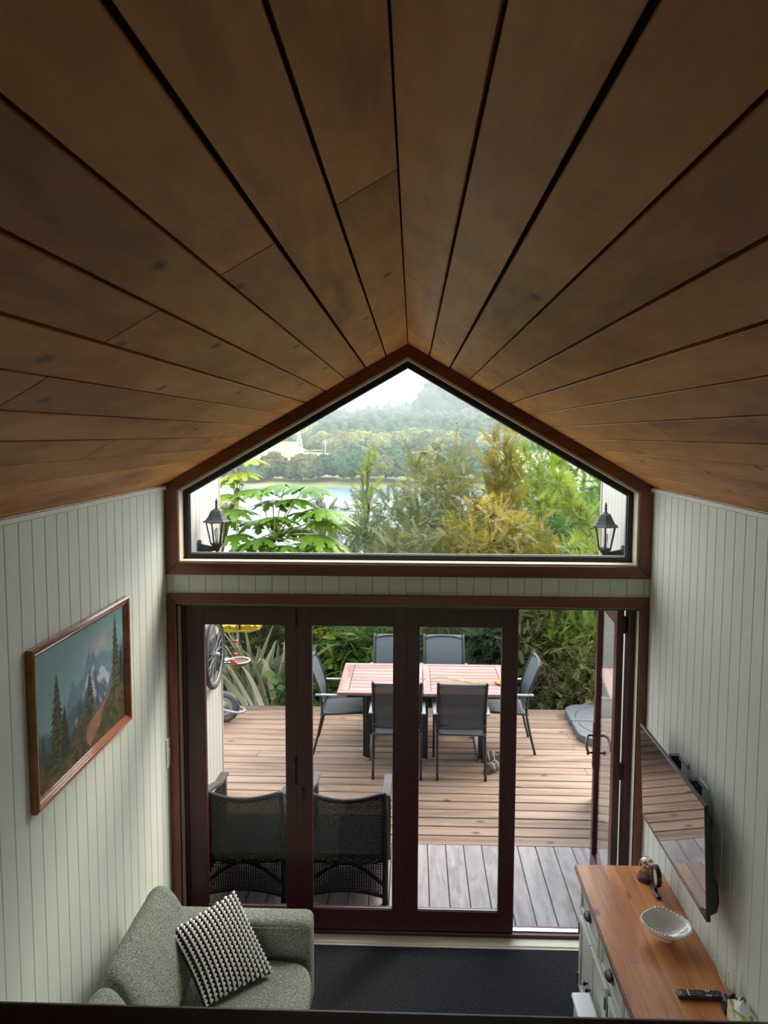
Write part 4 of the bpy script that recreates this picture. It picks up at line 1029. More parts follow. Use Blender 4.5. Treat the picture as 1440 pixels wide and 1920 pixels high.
tx_ = thing('tissue_box', (1.40, 2.985, ZT), label='floral green tissue box with a white tissue pulled up, cut off by the loft rail', cat='tissue box')
def leafprint():
    m, nt, b, o = base_mat('leaf_print_card'); tc = node(nt, 'ShaderNodeTexCoord'); w_ = node(nt, 'ShaderNodeTexWave'); w_.inputs['Scale'].default_value = 9; w_.inputs['Distortion'].default_value = 9; w_.inputs['Detail'].default_value = 3
    rp = node(nt, 'ShaderNodeValToRGB'); nt.links.new(tc.outputs['Object'], w_.inputs['Vector']); nt.links.new(w_.outputs['Fac'], rp.inputs[0]); e = rp.color_ramp.elements
    e[0].color = srgb(150, 160, 80); e[1].color = srgb(232, 234, 222); x = e.new(.5); x.color = srgb(196, 205, 140); nt.links.new(rp.outputs[0], b.inputs['Base Color']); return m
MB().box(-.045, .03, -.06, .055, 0, .085).build('carton', leafprint(), tx_, bevel=.001)
mb = MB(); V = []
for i in range(9):
    for j in range(5):
        a = i/8*2*PI; V.append((-.005+(.012+.02*j/4+.006*math.sin(3*a+j))*math.cos(a), -.0+(.02+.026*j/4)*math.sin(a), .086+.034*(1-(j/4)**1.4)*(1+.5*math.sin(2*a))))
mb.add(V, [(i*5+j, (i+1)*5+j, (i+1)*5+j+1, i*5+j+1) for i in range(8) for j in range(4)]); mb.build('tissue', plain('tissue_white', (.78, .78, .76, 1), .9), tx_, smooth=True)

# ---------------------------------------------------------------- land, river and far hills
def terrain_z(x, y):
    ys_ = [8.0, 9.5, 12, 20, 40, 62, 75, 318, 328, 342, 430, 470, 620, 700, 800, 900, 1000, 1200, 1600]
    zs_ = [-.35, -.6, -1.7, -4.5, -11, -19, -22, -22, -19.2, -17.5, -8.5, -6.5, -1.5, 2, 9, 18, 25, 28, 30]
    z = np.interp(y, ys_, zs_)
    far = np.clip((y-620)/300, 0, 1)
    z = z+far*(8*np.sin(x/150+.6)+9*np.clip((x-60)/200, 0, 1.2)*1.5+5*np.sin(x/70+y/160))
    z = z+np.clip((y-340)/200, 0, 1)*(1-far)*2.0*np.sin(x/60+y/90)
    return z
xs_ = np.concatenate([np.linspace(-900, -60, 50), np.linspace(-58, 58, 60), np.linspace(60, 900, 50)])
ys_ = np.concatenate([np.linspace(8.62, 30, 24), np.linspace(32, 320, 40), np.linspace(324, 700, 60), np.linspace(710, 1600, 50)])
GX, GY = np.meshgrid(xs_, ys_); GZ = terrain_z(GX, GY); nxx = len(xs_)
q = (np.arange(len(ys_)-1)[:, None]*nxx+np.arange(nxx-1)[None, :]).ravel()
def land_mat():
    m, nt, b, o = base_mat('grass_and_pasture'); b.inputs['Roughness'].default_value = .9; b.inputs['Specular IOR Level'].default_value = .1
    tc = node(nt, 'ShaderNodeTexCoord'); nz = node(nt, 'ShaderNodeTexNoise'); nz.inputs['Scale'].default_value = .012; nz.inputs['Detail'].default_value = 6
    nt.links.new(tc.outputs['Object'], nz.inputs['Vector']); rp = node(nt, 'ShaderNodeValToRGB'); nt.links.new(nz.outputs['Fac'], rp.inputs[0]); e = rp.color_ramp.elements
    e[0].position = .35; e[0].color = (.10, .16, .04, 1); e[1].position = .65; e[1].color = (.26, .23, .11, 1)
    nt.links.new(rp.outputs[0], b.inputs['Base Color']); return m
land = np_mesh('ground', np.stack([GX.ravel(), GY.ravel(), GZ.ravel()], 1), np.stack([q, q+1, q+nxx+1, q+nxx], 1), land_mat(), smooth=True); land['kind'] = 'structure'
m, nt, b, o = base_mat('river_water'); b.inputs['Base Color'].default_value = (.09, .13, .15, 1); b.inputs['Roughness'].default_value = .35; b.inputs['Specular IOR Level'].default_value = .12
tc = node(nt, 'ShaderNodeTexCoord'); nz = node(nt, 'ShaderNodeTexNoise'); nz.inputs['Scale'].default_value = .5; nz.inputs['Detail'].default_value = 5
mpn = node(nt, 'ShaderNodeMapping'); mpn.inputs['Scale'].default_value = (.25, 1, 1); nt.links.new(tc.outputs['Object'], mpn.inputs['Vector']); nt.links.new(mpn.outputs[0], nz.inputs['Vector'])
bp = node(nt, 'ShaderNodeBump'); bp.inputs['Strength'].default_value = .25; bp.inputs['Distance'].default_value = .3; nt.links.new(nz.outputs['Fac'], bp.inputs['Height']); nt.links.new(bp.outputs[0], b.inputs['Normal'])
riv = MB((0, 190, -20)).box(-700, 700, 55, 335, -20.6, -20).build('river', m); tag(riv, 'wide pale river crossing behind the near trees', 'river', kind='stuff')
# very far range
xs2 = np.linspace(-2600, 2600, 90); top = 95+42*np.sin(xs2/330+1.2)+20*np.sin(xs2/110)+10*np.sin(xs2/47)
V = np.concatenate([np.stack([xs2, np.full(90, 3300.), np.full(90, -20.)], 1), np.stack([xs2, np.full(90, 3600.), top], 1), np.stack([xs2, np.full(90, 4200.), top*.4], 1)]); q = np.arange(89)
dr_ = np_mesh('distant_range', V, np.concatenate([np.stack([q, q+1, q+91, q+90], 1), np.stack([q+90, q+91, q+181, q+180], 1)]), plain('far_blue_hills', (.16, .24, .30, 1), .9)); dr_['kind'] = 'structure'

# ---- foliage generators
def sprig(kind, rng):
    V = []; F = []
    if kind == 'needle':
        K = 9
        for i in range(K):
            t = (i+1)/K; y = t
            for s_ in (-1, 1):
                ln = .34*(1-.55*t)+.06; a = .55+.25*rng.rand(); n0 = len(V)
                V += [(0, y-.03, .12*t*t*-1), (0, y+.06, -.12*t*t), (s_*ln*math.sin(a), y+ln*math.cos(a), -.12*t*t-.05*ln+.05*(rng.rand()-.5))]; F.append((n0, n0+1, n0+2))
        n0 = len(V); V += [(-.012, 0, 0), (.012, 0, 0), (0, 1.12, -.13)]; F.append((n0, n0+1, n0+2))
    elif kind == 'oval':
        for i in range(7):
            t = (i+.6)/7; s_ = 1 if i % 2 else -1; a = .8; ln = .42; w = .12; n0 = len(V)
            d = np.array([s_*math.sin(a), math.cos(a), -.25+.3*rng.rand()]); p = np.array([0, t, 0]); sd = np.array([math.cos(a), -s_*math.sin(a), .25])*w
            V += [tuple(p), tuple(p+d*ln*.5+sd), tuple(p+d*ln), tuple(p+d*ln*.5-sd)]; F += [(n0, n0+1, n0+2), (n0, n0+2, n0+3)]
    elif kind == 'long':
        for i in range(7):
            a = rng.uniform(-.9, .9); ln = rng.uniform(.7, 1.2); w = .016; n0 = len(V); bx_ = rng.uniform(-.1, .1)
            V += [(bx_-w, 0, 0), (bx_+w, 0, 0), (bx_+math.sin(a)*ln*.6+w*.7, ln*.62, .02), (bx_+math.sin(a)*ln*.6-w*.7, ln*.62, .02), (bx_+math.sin(a)*ln*1.1, ln*.9, -.22)]
            F += [(n0, n0+1, n0+2), (n0, n0+2, n0+3), (n0+3, n0+2, n0+4)]
    return np.array(V, float), np.array(F, int)

def foliage(clusters, N, kind, size, rng, outward=.6, up=.3, tint_lo=0, tint_hi=1):
    """clusters: list of (cx,cy,cz,rx,ry,rz). returns V,F,tint"""
    T, TF = sprig(kind, rng); c = np.array(clusters); vol = c[:, 3]*c[:, 4]*c[:, 5]; p = vol**.7; p /= p.sum()
    idx = rng.choice(len(c), N, p=p); d = rng.normal(size=(N, 3)); d /= np.linalg.norm(d, axis=1)[:, None]
    rad = rng.rand(N)**.33; pos = c[idx, :3]+d*rad[:, None]*c[idx, 3:]
    f = d*outward+rng.normal(size=(N, 3))*.45+np.array([0, 0, up]); f /= np.linalg.norm(f, axis=1)[:, None]
    s0 = np.cross(f, rng.normal(size=(N, 3))*.35+np.array([0, 0, 1.])); s0 /= np.linalg.norm(s0, axis=1)[:, None]; u0 = np.cross(s0, f)
    sc = size*rng.uniform(.6, 1.3, N)*np.where(rng.rand(N) < .16, 1.75, 1)
    V = (T[None, :, 0, None]*s0[:, None, :]+T[None, :, 1, None]*f[:, None, :]+T[None, :, 2, None]*u0[:, None, :])*sc[:, None, None]+pos[:, None, :]
    F = TF[None]+(np.arange(N)*len(T))[:, None, None]
    cl_t = rng.rand(len(c))[idx]
    tint = np.clip((.45*cl_t+.55*rng.rand(N))*(tint_hi-tint_lo)+tint_lo, 0, 1)
    return V.reshape(-1, 3), F.reshape(-1, 3), np.repeat(tint, len(T))

LM = {
 'grey': leaf_mat('grey_green_leaves', (0.0244, 0.0444, 0.02, 1), (0.0622, 0.0888, 0.04, 1), (0.115, 0.129, 0.0577, 1)),
 'olive': leaf_mat('olive_leaves', (0.0367, 0.0459, 0.0138, 1), (0.0918, 0.0962, 0.0321, 1), (0.165, 0.152, 0.0596, 1)),
 'gold': leaf_mat('golden_wattle_leaves', (0.0611, 0.0611, 0.0122, 1), (0.155, 0.13, 0.0244, 1), (0.244, 0.187, 0.0488, 1)),
 'green': leaf_mat('fresh_green_leaves', (0.0222, 0.0533, 0.0133, 1), (0.0533, 0.115, 0.0266, 1), (0.133, 0.186, 0.0444, 1)),
 'lime': leaf_mat('lime_leaves', (0.057, 0.0977, 0.0122, 1), (0.138, 0.187, 0.0285, 1), (0.224, 0.252, 0.057, 1)),
 'dark': leaf_mat('dark_leaves', (0.0118, 0.0266, 0.0107, 1), (0.0296, 0.0592, 0.0207, 1), (0.071, 0.107, 0.0355, 1)),
 'dry': leaf_mat('dry_twigs_leaves', (0.0407, 0.0285, 0.0143, 1), (0.102, 0.0777, 0.0407, 1), (0.171, 0.138, 0.0814, 1), .2)}
M['bark'] = plain('bark', (0.084, 0.063, 0.045, 1), .85, vary=.4, vscale=20, bump=.5)
M['pale_bark'] = plain('pale_bark', (0.252, 0.216, 0.168, 1), .8, vary=.3, vscale=20)

def tree(name, x, y, ztop, w, kind, leafk, label, N=3200, size=.34, crown_h=None, zb=None, cat='tree', group=None, bark='bark', seed=0, branches=12, yb=None, spread=1.0, outward=.6, up=.3, dens=1, nclus=None, shape='round'):
    rng = np.random.RandomState(100+seed); zg = float(terrain_z(x, y)) if zb is None else zb
    H = ztop-zg; ch = crown_h or H*.75; r = thing(name, (x, y, zg), label=label, cat=cat, group=group)
    nc = nclus or int(16*dens); cl = []; mb = MB()
    stems = 1 if name == 'tree' else 3
    trunk_top = H-ch*.35
    tr = bez([(0, 0, -.2), (rng.uniform(-.1, .1)*w, rng.uniform(-.1, .1)*w, trunk_top*.5), (rng.uniform(-.08, .08)*w, 0, trunk_top)], 5)
    rt = min(.16, .02+H*.014); mb.tube(tr, [rt*(1-.6*k/(len(tr)-1)) for k in range(len(tr))], 7)
    for k in range(nc):
        t = (k+.5)/nc; z = H-ch*(1-t)
        if shape == 'round': rr = w/2*math.sqrt(max(.05, 1-(2*t-.75)**2/1.6))
        elif shape == 'spire': rr = w/2*(1.05-t)**.8
        else: rr = w/2*(.55+.45*math.sin(PI*t))
        a = k*2.399; rad = rr*rng.uniform(.35, .85)
        cx, cy = rad*math.cos(a), rad*math.sin(a)*.8; cr = rr*rng.uniform(.34, .52)
        cl.append((cx, cy, z-cr*.3, cr, cr*.9, cr*rng.uniform(.45, .8)))
        if k < branches*2:
            st = Vector(tr[-1])*min(1, .4+.6*t) if z > trunk_top*.5 else Vector((0, 0, z*.6)); en = Vector((cx, cy, z))
            st.z = min(st.z, en.z-.05*H); md = st.lerp(en, .5)+Vector((0, 0, .06*H)); rb_ = rt*.32
            mb.tube(bez([st, md, en], 3), [rb_*(1-.75*q_/6) for q_ in range(7)], 5)
            for j in range(3):
                e3 = en+Vector((rng.uniform(-1, 1), rng.uniform(-1, 1), rng.uniform(-.1, 1)))*cr*.9; mb.tube([md, e3], [rb_*.4, rb_*.12], 4)
    mb.build('trunk_and_branches', M[bark], r)
    V, F, t_ = foliage(cl, N, kind, size, rng, outward, up); o = np_mesh('foliage', V, F, LM[leafk], r, tint=t_); o['kind'] = 'stuff'
    return r

grpT = 'trees and tall shrubs beyond the deck'
T = [ # name, x, y, ztop, width, sprig, leaf, label, kwargs
 ('tree', -.50, 13.0, 2.25, 3.3, 'needle', 'grey', 'airy grey-green feathery tree in front of the river, centre left', dict(N=6555, size=0.224, seed=1, crown_h=5.2, nclus=32)),
 ('tree', .40, 15.5, 2.72, 3.6, 'needle', 'olive', 'olive feathery tree in the middle of the window, just right of the river', dict(N=7979, size=0.254, seed=2, crown_h=7, nclus=36)),
 ('tree', -1.1, 19, 2.95, 1.9, 'needle', 'lime', 'thin yellow-green tree tip rising behind the centre left feathery tree', dict(N=2136, size=0.305, seed=3, crown_h=6, shape='spire', nclus=20)),
 ('tree', 1.55, 13.0, 3.50, 2.3, 'needle', 'gold', 'tall golden-yellow wattle tree, its plume the highest right of centre', dict(N=7410, size=0.264, seed=4, crown_h=5.5, up=.9, shape='spire', nclus=36)),
 ('tree', 1.15, 10.9, 2.30, 2.5, 'needle', 'gold', 'broad golden-olive shrub tree below the tall golden wattle', dict(N=7979, size=0.193, seed=5, crown_h=3.8, nclus=34)),
 ('tree', 3.9, 16.5, 3.55, 5.2, 'needle', 'green', 'big fresh green tree filling the right of the window', dict(N=10687, size=0.325, seed=6, crown_h=7.5, nclus=44)),
 ('tree', 2.75, 11.4, 2.2, 2.6, 'needle', 'green', 'dark fresh green leafy tree behind the right lantern', dict(N=7979, size=0.193, seed=7, crown_h=4.2, nclus=34)),
 ('tree', -3.0, 24, 1.55, 2.7, 'needle', 'olive', 'small brownish olive bush top against the river, left of centre', dict(N=3134, size=0.285, seed=8, crown_h=5, shape='spire', nclus=22)),
 ('tree', -2.15, 19, 1.15, 2.8, 'needle', 'olive', 'low brownish olive tree below the river at centre left', dict(N=3705, size=0.264, seed=9, crown_h=5, nclus=24)),
 ('tree', -.1, 11.2, 1.75, 2.8, 'needle', 'olive', 'bushy grey-olive tree directly above the deck edge in the centre', dict(N=7410, size=0.193, seed=10, crown_h=3.2, nclus=30)),
 ('tree', -1.6, 12.5, 1.0, 3.0, 'needle', 'grey', 'dim grey-green bush behind the broad-leaved tree', dict(N=4559, size=0.224, seed=11, crown_h=4, nclus=24)),
 ('tree', 2.35, 14.8, 2.95, 2.8, 'needle', 'lime', 'lime green crown between the golden wattle and the big green tree', dict(N=5129, size=0.264, seed=12, crown_h=6, nclus=28)),
 ('tree', .75, 18.5, 3.05, 3.8, 'needle', 'olive', 'hazy olive crown behind the middle trees', dict(N=4844, size=0.325, seed=13, crown_h=7, nclus=28)),
]
for nm, x, y, zt, w, k_, lf_, lb, kw in T: tree(nm, x, y, zt, w, k_, lf_, lb, group=None, **kw)

S = [ ('shrub', 2.35, 9.55, 1.95, 1.5, 'needle', 'lime', 'yellow-green bush right of the open doorway beyond the deck', dict(N=5200, size=.12, seed=21, crown_h=2.1, nclus=30)),
 ('shrub', 1.45, 9.75, 1.45, 1.4, 'needle', 'olive', 'dull olive twiggy bush beyond the right chair', dict(N=4200, size=.12, seed=22, crown_h=1.8, nclus=26)),
 ('shrub', 2.1, 9.05, .55, .9, 'oval', 'olive', 'low olive leafy bush beside the right end of the deck', dict(N=1300, size=.10, seed=23, crown_h=.9)),
 ('shrub', 2.75, 9.1, .65, .9, 'long', 'dry', 'dry brown twiggy grass by the parasol weights', dict(N=1100, size=.26, seed=24, crown_h=1)),
 ('shrub', .75, 9.7, 1.35, 1.3, 'needle', 'dark', 'dark grey-green bush beyond the table', dict(N=2800, size=.15, seed=25, crown_h=1.8)),
 ('shrub', -.35, 9.35, .85, .9, 'long', 'green', 'bright green arching grassy clump behind the table', dict(N=1500, size=.30, seed=26, crown_h=.9, up=.9)),
 ('shrub', -.95, 9.25, .45, .8, 'oval', 'lime', 'small bright leafy bush behind the left end chair', dict(N=1300, size=.12, seed=27, crown_h=.9)),
 ('shrub', -1.15, 9.8, 1.35, 1.3, 'oval', 'lime', 'yellowish leafy bush above the left end chair', dict(N=2400, size=.13, seed=28, crown_h=1.5)),
 ('shrub', -1.9, 10.2, 1.5, 1.6, 'needle', 'olive', 'wispy olive bush behind the sword-leaved plant', dict(N=3000, size=.18, seed=29, crown_h=1.9, up=.8)),
 ('shrub', -2.9, 9.9, 1.5, 1.4, 'oval', 'dark', 'dark glossy bush behind the yellow cover', dict(N=2200, size=.16, seed=30, crown_h=1.9)),
 ('shrub', -1.38, 8.95, .28, .5, 'oval', 'green', 'broad bright green leafy plant at the deck edge by the sword-leaved plant', dict(N=190, size=.20, seed=31, crown_h=.5)),
 ('shrub', 2.05, 9.3, .55, 1.0, 'long', 'dry', 'tangle of pale dry twigs in front of the bushes right of the open doorway', dict(N=420, size=.22, seed=33, crown_h=.95)),
 ('shrub', .1, 9.9, 1.2, 1.5, 'needle', 'olive', 'mid olive bush between the two chairs behind the table', dict(N=2600, size=.15, seed=32, crown_h=1.6)),
]
for nm, x, y, zt, w, k_, lf_, lb, kw in S: tree(nm, x, y, zt, w, k_, lf_, lb, cat='shrub', branches=6, shape='full', **kw)
# general undergrowth on the slope
rng = np.random.RandomState(5); cl = []
for k in range(120):
    y = rng.uniform(9.3, 19); x = rng.uniform(-.36, .42)*y+rng.uniform(-1, 1); cl.append((x, y, float(terrain_z(x, y))+.4, .8, .7, .7))
V, F, t_ = foliage(cl, 4500, 'needle', .34, rng); o = np_mesh('undergrowth', V, F, LM['dark'], tint=t_); tag(o, 'dark tangled undergrowth covering the slope below the trees', 'undergrowth', kind='stuff')
# slanting lime branch at the right of the window
br = thing('tree_branch', (1.9, 7.6, 1.9), label='slanting lime green feathery branch rising beside the right lantern', cat='branch')
pts = bez([(.9, .9, -2.6), (.35, .5, -.25), (.02, .3, .25), (-.22, .2, .55), (-.42, .1, .86)], 8); MB().tube(pts, [.02*(1-.8*k/(len(pts)-1)) for k in range(len(pts))], 6).build('stem', M['pale_bark'], br)
V, F, t_ = foliage([(p.x, p.y, p.z, .07, .07, .09) for p in pts[14:]], 420, 'needle', .11, rng, .5, .5); o = np_mesh('foliage', V, F, LM['lime'], br, tint=t_); o['kind'] = 'stuff'

# ---- broad palmate-leaved tree at the left of the window
pm = thing('broad_leaved_tree', (-2.35, 8.75, -.5), label='tree with huge lobed bright green leaves beside the left porch wing', cat='tree')
LM['palm'] = leaf_mat('palmate_leaf', (0.044, 0.106, 0.0088, 1), (0.0968, 0.185, 0.0176, 1), (0.22, 0.255, 0.0264, 1), .4, .35)
def palmate(seed):
    rng = np.random.RandomState(seed); V = [(0, 0, 0)]; F = []; t = []; nl = 9
    for i in range(nl):
        a = -2.5+5.0*i/(nl-1); ln = 1-.22*abs(i-4)/4+rng.uniform(-.05, .05); d = np.array([math.sin(a), math.cos(a)]); s_ = np.array([math.cos(a), -math.sin(a)])
        st = [(.34, .15), (.48, .20), (.54, .12), (.68, .19), (.74, .09), (.86, .11), (1.0, 0)]
        def P(r, w): q_ = d*r*ln+s_*w*ln; rr = math.hypot(*q_); return (q_[0], q_[1], -.42*rr*rr-.25*abs(w))
        n0 = len(V); V.append(P(.34, -.15)); V.append(P(.34, .15)); V.append(P(.34, 0)); F += [(0, n0, n0+2), (0, n0+2, n0+1)]
        pl, pr_, pcn = n0, n0+1, n0+2
        for r_, w_ in st[1:]:
            n1 = len(V); V += [P(r_, -w_), P(r_, w_), P(r_-.02, 0)]; F += [(pl, n1, n1+2), (pl, n1+2, pcn), (pcn, n1+2, n1+1), (pcn, n1+1, pr_)]; pl, pr_, pcn = n1, n1+1, n1+2
    V = np.array(V); return V, np.array(F), rng
hub = (-1.62, 8.35)
leaves = [ # u-ish placement given directly: x, y, z, size, azimuth, tilt, tint
 (-1.17, 8.2, 2.66, .30, .6, .5, .25), (-1.42, 8.3, 2.68, .30, -.4, .5, .45), (-.98, 8.15, 2.42, .33, 1.3, .75, .55), (-1.02, 8.1, 2.14, .31, 1.7, .9, .6),
 (-1.75, 8.3, 2.62, .28, -1.0, .6, .35), (-1.95, 8.5, 2.80, .26, -1.6, .7, .95), (-2.10, 8.4, 2.55, .26, -1.8, .6, .9), (-1.95, 8.2, 2.40, .30, -1.4, .6, .3),
 (-1.50, 8.1, 2.33, .28, -.2, .9, .35), (-1.65, 8.1, 2.10, .30, -1.2, .9, .2), (-1.95, 8.2, 2.12, .28, -2.0, .8, .3), (-1.35, 8.05, 2.02, .26, .7, 1.0, .5),
 (-1.25, 8.3, 2.36, .24, .9, .5, .15), (-1.60, 8.5, 2.48, .28, 2.6, .4, .2), (-2.15, 8.6, 2.72, .24, -2.4, .6, .8), (-1.86, 8.6, 2.95, .22, -1.2, .5, 1.0), (-2.05, 8.6, 2.98, .22, -2.2, .8, .9), (-1.30, 8.4, 2.18, .24, 2.2, .6, .4), (-1.15, 8.3, 2.0, .24, 1.2, 1.1, .5), (-2.1, 8.5, 2.25, .26, -2.4, .8, .5),
 (-1.75, 8.5, 2.25, .30, 3.0, .5, .1), (-1.45, 8.5, 2.15, .28, 2.0, .5, .15), (-1.0, 8.25, 2.28, .27, 1.4, .7, .5), (-.92, 8.1, 2.05, .26, 1.5, 1.0, .65), (-1.8, 8.4, 2.0, .28, -2.6, .6, .2), (-1.3, 8.2, 2.52, .26, .2, .7, .4), (-2.2, 8.7, 2.42, .26, -2.8, .7, .7), (-1.55, 8.0, 1.98, .26, -.3, 1.0, .3)]
trunk_top = Vector((-1.55, 8.3, 2.05))
mb = MB(pm.location); mb.tube(bez([(-2.5, 8.8, -.6), (-2.4, 8.7, 1.2), (-2.1, 8.5, 1.85), (-1.75, 8.35, 1.95), trunk_top], 6), [.05]*12+[.035]*13, 8)
mb.tube(bez([(-2.4, 8.7, 1.2), (-2.15, 8.6, 2.2), (-2.0, 8.5, 2.6)], 6), .03, 7); mb.build('trunk', M['bark'], pm, smooth=True)
for k, (x, y, z, s_, az, ti, tn) in enumerate(leaves):
    V, F, rg = palmate(200+k); R3 = Matrix.Rotation(-az, 3, 'Z') @ Matrix.Rotation(-ti*.55+.35, 3, 'X')
    Vw = np.array([R3 @ Vector(v) for v in V])*s_*1.32+np.array([x, y, z]); tt = np.clip(tn+.12*rg.randn(len(V)), 0, 1)
    o = np_mesh('leaf', Vw-np.array(pm.location), F, LM['palm'], pm, tint=tt)
    root_ = trunk_top if x > -1.85 else Vector((-2.0, 8.5, 2.45)); md = root_.lerp(Vector((x, y, z)), .5)+Vector((0, 0, .03))
    MB(pm.location).tube(bez([root_, md, (x, y, z)], 4), .007, 5).build('leaf_stalk', M['stem'], pm)

# ---- flax with long sword leaves
fx = thing('flax_plant', (-1.86, 9.0, -.45), label='flax plant with long grey-green sword leaves behind the wheelbarrow', cat='plant')
LM['flax'] = leaf_mat('sword_leaf', (0.06, 0.084, 0.042, 1), (0.162, 0.186, 0.108, 1), (0.348, 0.33, 0.216, 1), .25, .35)
rng = np.random.RandomState(77)
for k in range(78):
    b0 = Vector((rng.uniform(-.28, .3), rng.uniform(-.15, .2), .05)); an = rng.uniform(-PI, PI) if k > 24 else rng.uniform(-1.2, 1.2)-PI/2*0
    dx_ = math.sin(rng.uniform(-1.35, 1.35)); dy_ = rng.uniform(-.75, .5); ln = rng.uniform(1.15, 1.9); lean = rng.uniform(.2, .75); droop = rng.uniform(.2, 1.0)
    pts = []
    for i in range(9):
        t = i/8; pts.append(b0+Vector((dx_*lean*ln*t, dy_*lean*ln*t*.7, ln*(t-.55*droop*t**2.6)*.95)))
    V = []; F = []; w = rng.uniform(.030, .055); side = Vector((-dy_, dx_, 0)); side = side.normalized() if side.length > .1 else Vector((1, 0, 0)); side = (side*.55+Vector((.75, 0, 0))).normalized()
    for i, p in enumerate(pts):
        ww = w*(1-(i/8)**2.5)+.002; V += [tuple(p-side*ww+Vector((0, 0, .012))), tuple(p), tuple(p+side*ww+Vector((0, 0, .012)))]
    for i in range(8): a = 3*i; F += [(a, a+1, a+4), (a, a+4, a+3), (a+1, a+2, a+5), (a+1, a+5, a+4)]
    tn = rng.rand(); o = np_mesh('leaf', np.array(V), np.array(F), LM['flax'], fx, tint=np.tile([min(1, tn+.35), tn, min(1, tn+.35)], 9))
# yellow crumpled cover lying over the bush
V = []; n1, n2 = 22, 10; rng = np.random.RandomState(3)
for i in range(n1):
    for j in range(n2):
        u, v = i/(n1-1)*2-1, j/(n2-1)*2-1; e = (max(0, 1-u*u)**.4)*(max(0, 1-v*v)**.5)
        V.append((u*.29, v*.22, .13*e*(1+.0)+.05*noise.noise(Vector((u*3, v*3, 1)))+.025*noise.noise(Vector((u*8, v*8, 4)))))
V2 = [(x, y, -abs(z)*.6-.04) for x, y, z in V]; F = [(i*n2+j, (i+1)*n2+j, (i+1)*n2+j+1, i*n2+j+1) for i in range(n1-1) for j in range(n2-1)]
yc = thing('yellow_cover', (-2.12, 9.0, .93), label='crumpled bright yellow cover held up above the flax at the left', cat='cover')
mb = MB(); mb.add(V, F); mb.add(V2, F); o = mb.build('cloth', plain('yellow_cloth', (.55, .42, .02, 1), .5, vary=.2, vscale=9), yc, smooth=True)
MB().tube([(0, 0, -1.5), (0, 0, .0)], .012, 8).build('pole', M['dark_metal'], yc)

# ---- far bank: individual tree crowns, field trees, then forest
def blob_mesh(seed, sub=2, nb=9, tall=1.0):
    import bmesh
    rng = np.random.RandomState(seed); bm = bmesh.new()
    for k in range(nb):
        a = k*2.4; r_ = .5*math.sqrt((k+.3)/nb); c = Vector((r_*math.cos(a), r_*math.sin(a), (.30+.55*(1-r_*1.5)*rng.uniform(.5, 1.1))*tall)); rad = rng.uniform(.22, .34)
        res = bmesh.ops.create_icosphere(bm, subdivisions=sub, radius=rad)
        for v in res['verts']:
            d = v.co.normalized(); v.co = v.co*(1+.30*noise.noise(d*3.2+Vector((seed, k, 0)))+.30*noise.noise(d*8+Vector((k, seed, 0)))+(.22*noise.noise(d*19+Vector((k, 0, seed))) if sub > 2 else 0)); v.co.z *= .85*tall; v.co += c
    me = bpy.data.meshes.new('crown'); bm.to_mesh(me); bm.free(); a = me.attributes.new('tint', 'FLOAT', 'POINT')
    a.data.foreach_set('value', np.clip(np.random.RandomState(seed).rand(len(me.vertices))*.9, 0, 1).astype(np.float32)); return me
def far_mat(name, c1, c2):
    m, nt, b, o = base_mat(name); b.inputs['Roughness'].default_value = .9; b.inputs['Specular IOR Level'].default_value = .1
    tc = node(nt, 'ShaderNodeTexCoord'); nz = node(nt, 'ShaderNodeTexNoise'); nz.inputs['Scale'].default_value = 14; nz.inputs['Detail'].default_value = 8; nz.inputs['Roughness'].default_value = .75; oi = node(nt, 'ShaderNodeObjectInfo')
    nt.links.new(tc.outputs['Object'], nz.inputs['Vector']); mx = node(nt, 'ShaderNodeMix', data_type='RGBA'); mr = node(nt, 'ShaderNodeMapRange'); mr.inputs[1].default_value = .35; mr.inputs[2].default_value = .65
    nt.links.new(nz.outputs['Fac'], mr.inputs[0]); nt.links.new(mr.outputs[0], mx.inputs[0]); mx.inputs[6].default_value = c1; mx.inputs[7].default_value = c2
    hs = node(nt, 'ShaderNodeHueSaturation'); m2 = node(nt, 'ShaderNodeMapRange'); m2.inputs[3].default_value = .75; m2.inputs[4].default_value = 1.3; nt.links.new(oi.outputs['Random'], m2.inputs[0]); nt.links.new(m2.outputs[0], hs.inputs['Value'])
    nt.links.new(mx.outputs[2], hs.inputs['Color']); nt.links.new(hs.outputs[0], b.inputs['Base Color']); return m
FM = [far_mat('far_dark_green', (0.015, 0.036, 0.021, 1), (0.051, 0.084, 0.036, 1)), far_mat('far_olive', (0.036, 0.048, 0.018, 1), (0.12, 0.12, 0.048, 1)), far_mat('far_yellow_green', (0.06, 0.072, 0.021, 1), (0.18, 0.18, 0.06, 1))]
protos = []
for k in range(6):
    me = blob_mesh(300+k, 3, 9, 1.0 if k < 4 else 1.5); me.materials.append(FM[k % 3]); protos.append(me)
def far_tree(x, y, h, w, k, label, group):
    z = float(terrain_z(x, y)); o = bpy.data.objects.new('far_tree', protos[k % 6]); COL.objects.link(o)
    tall = 1.0 if k % 6 < 4 else 1.45
    o.location = (x, y, z-.08*h); o.scale = (w, w, h/1.0/tall); o.rotation_euler = (0, 0, (x*7.3+y) % 6.28)
    tag(o, label, 'tree', group); return o
rng = np.random.RandomState(11); H_ = 3.233
def ux(u, y): return (u-773)/1403*y
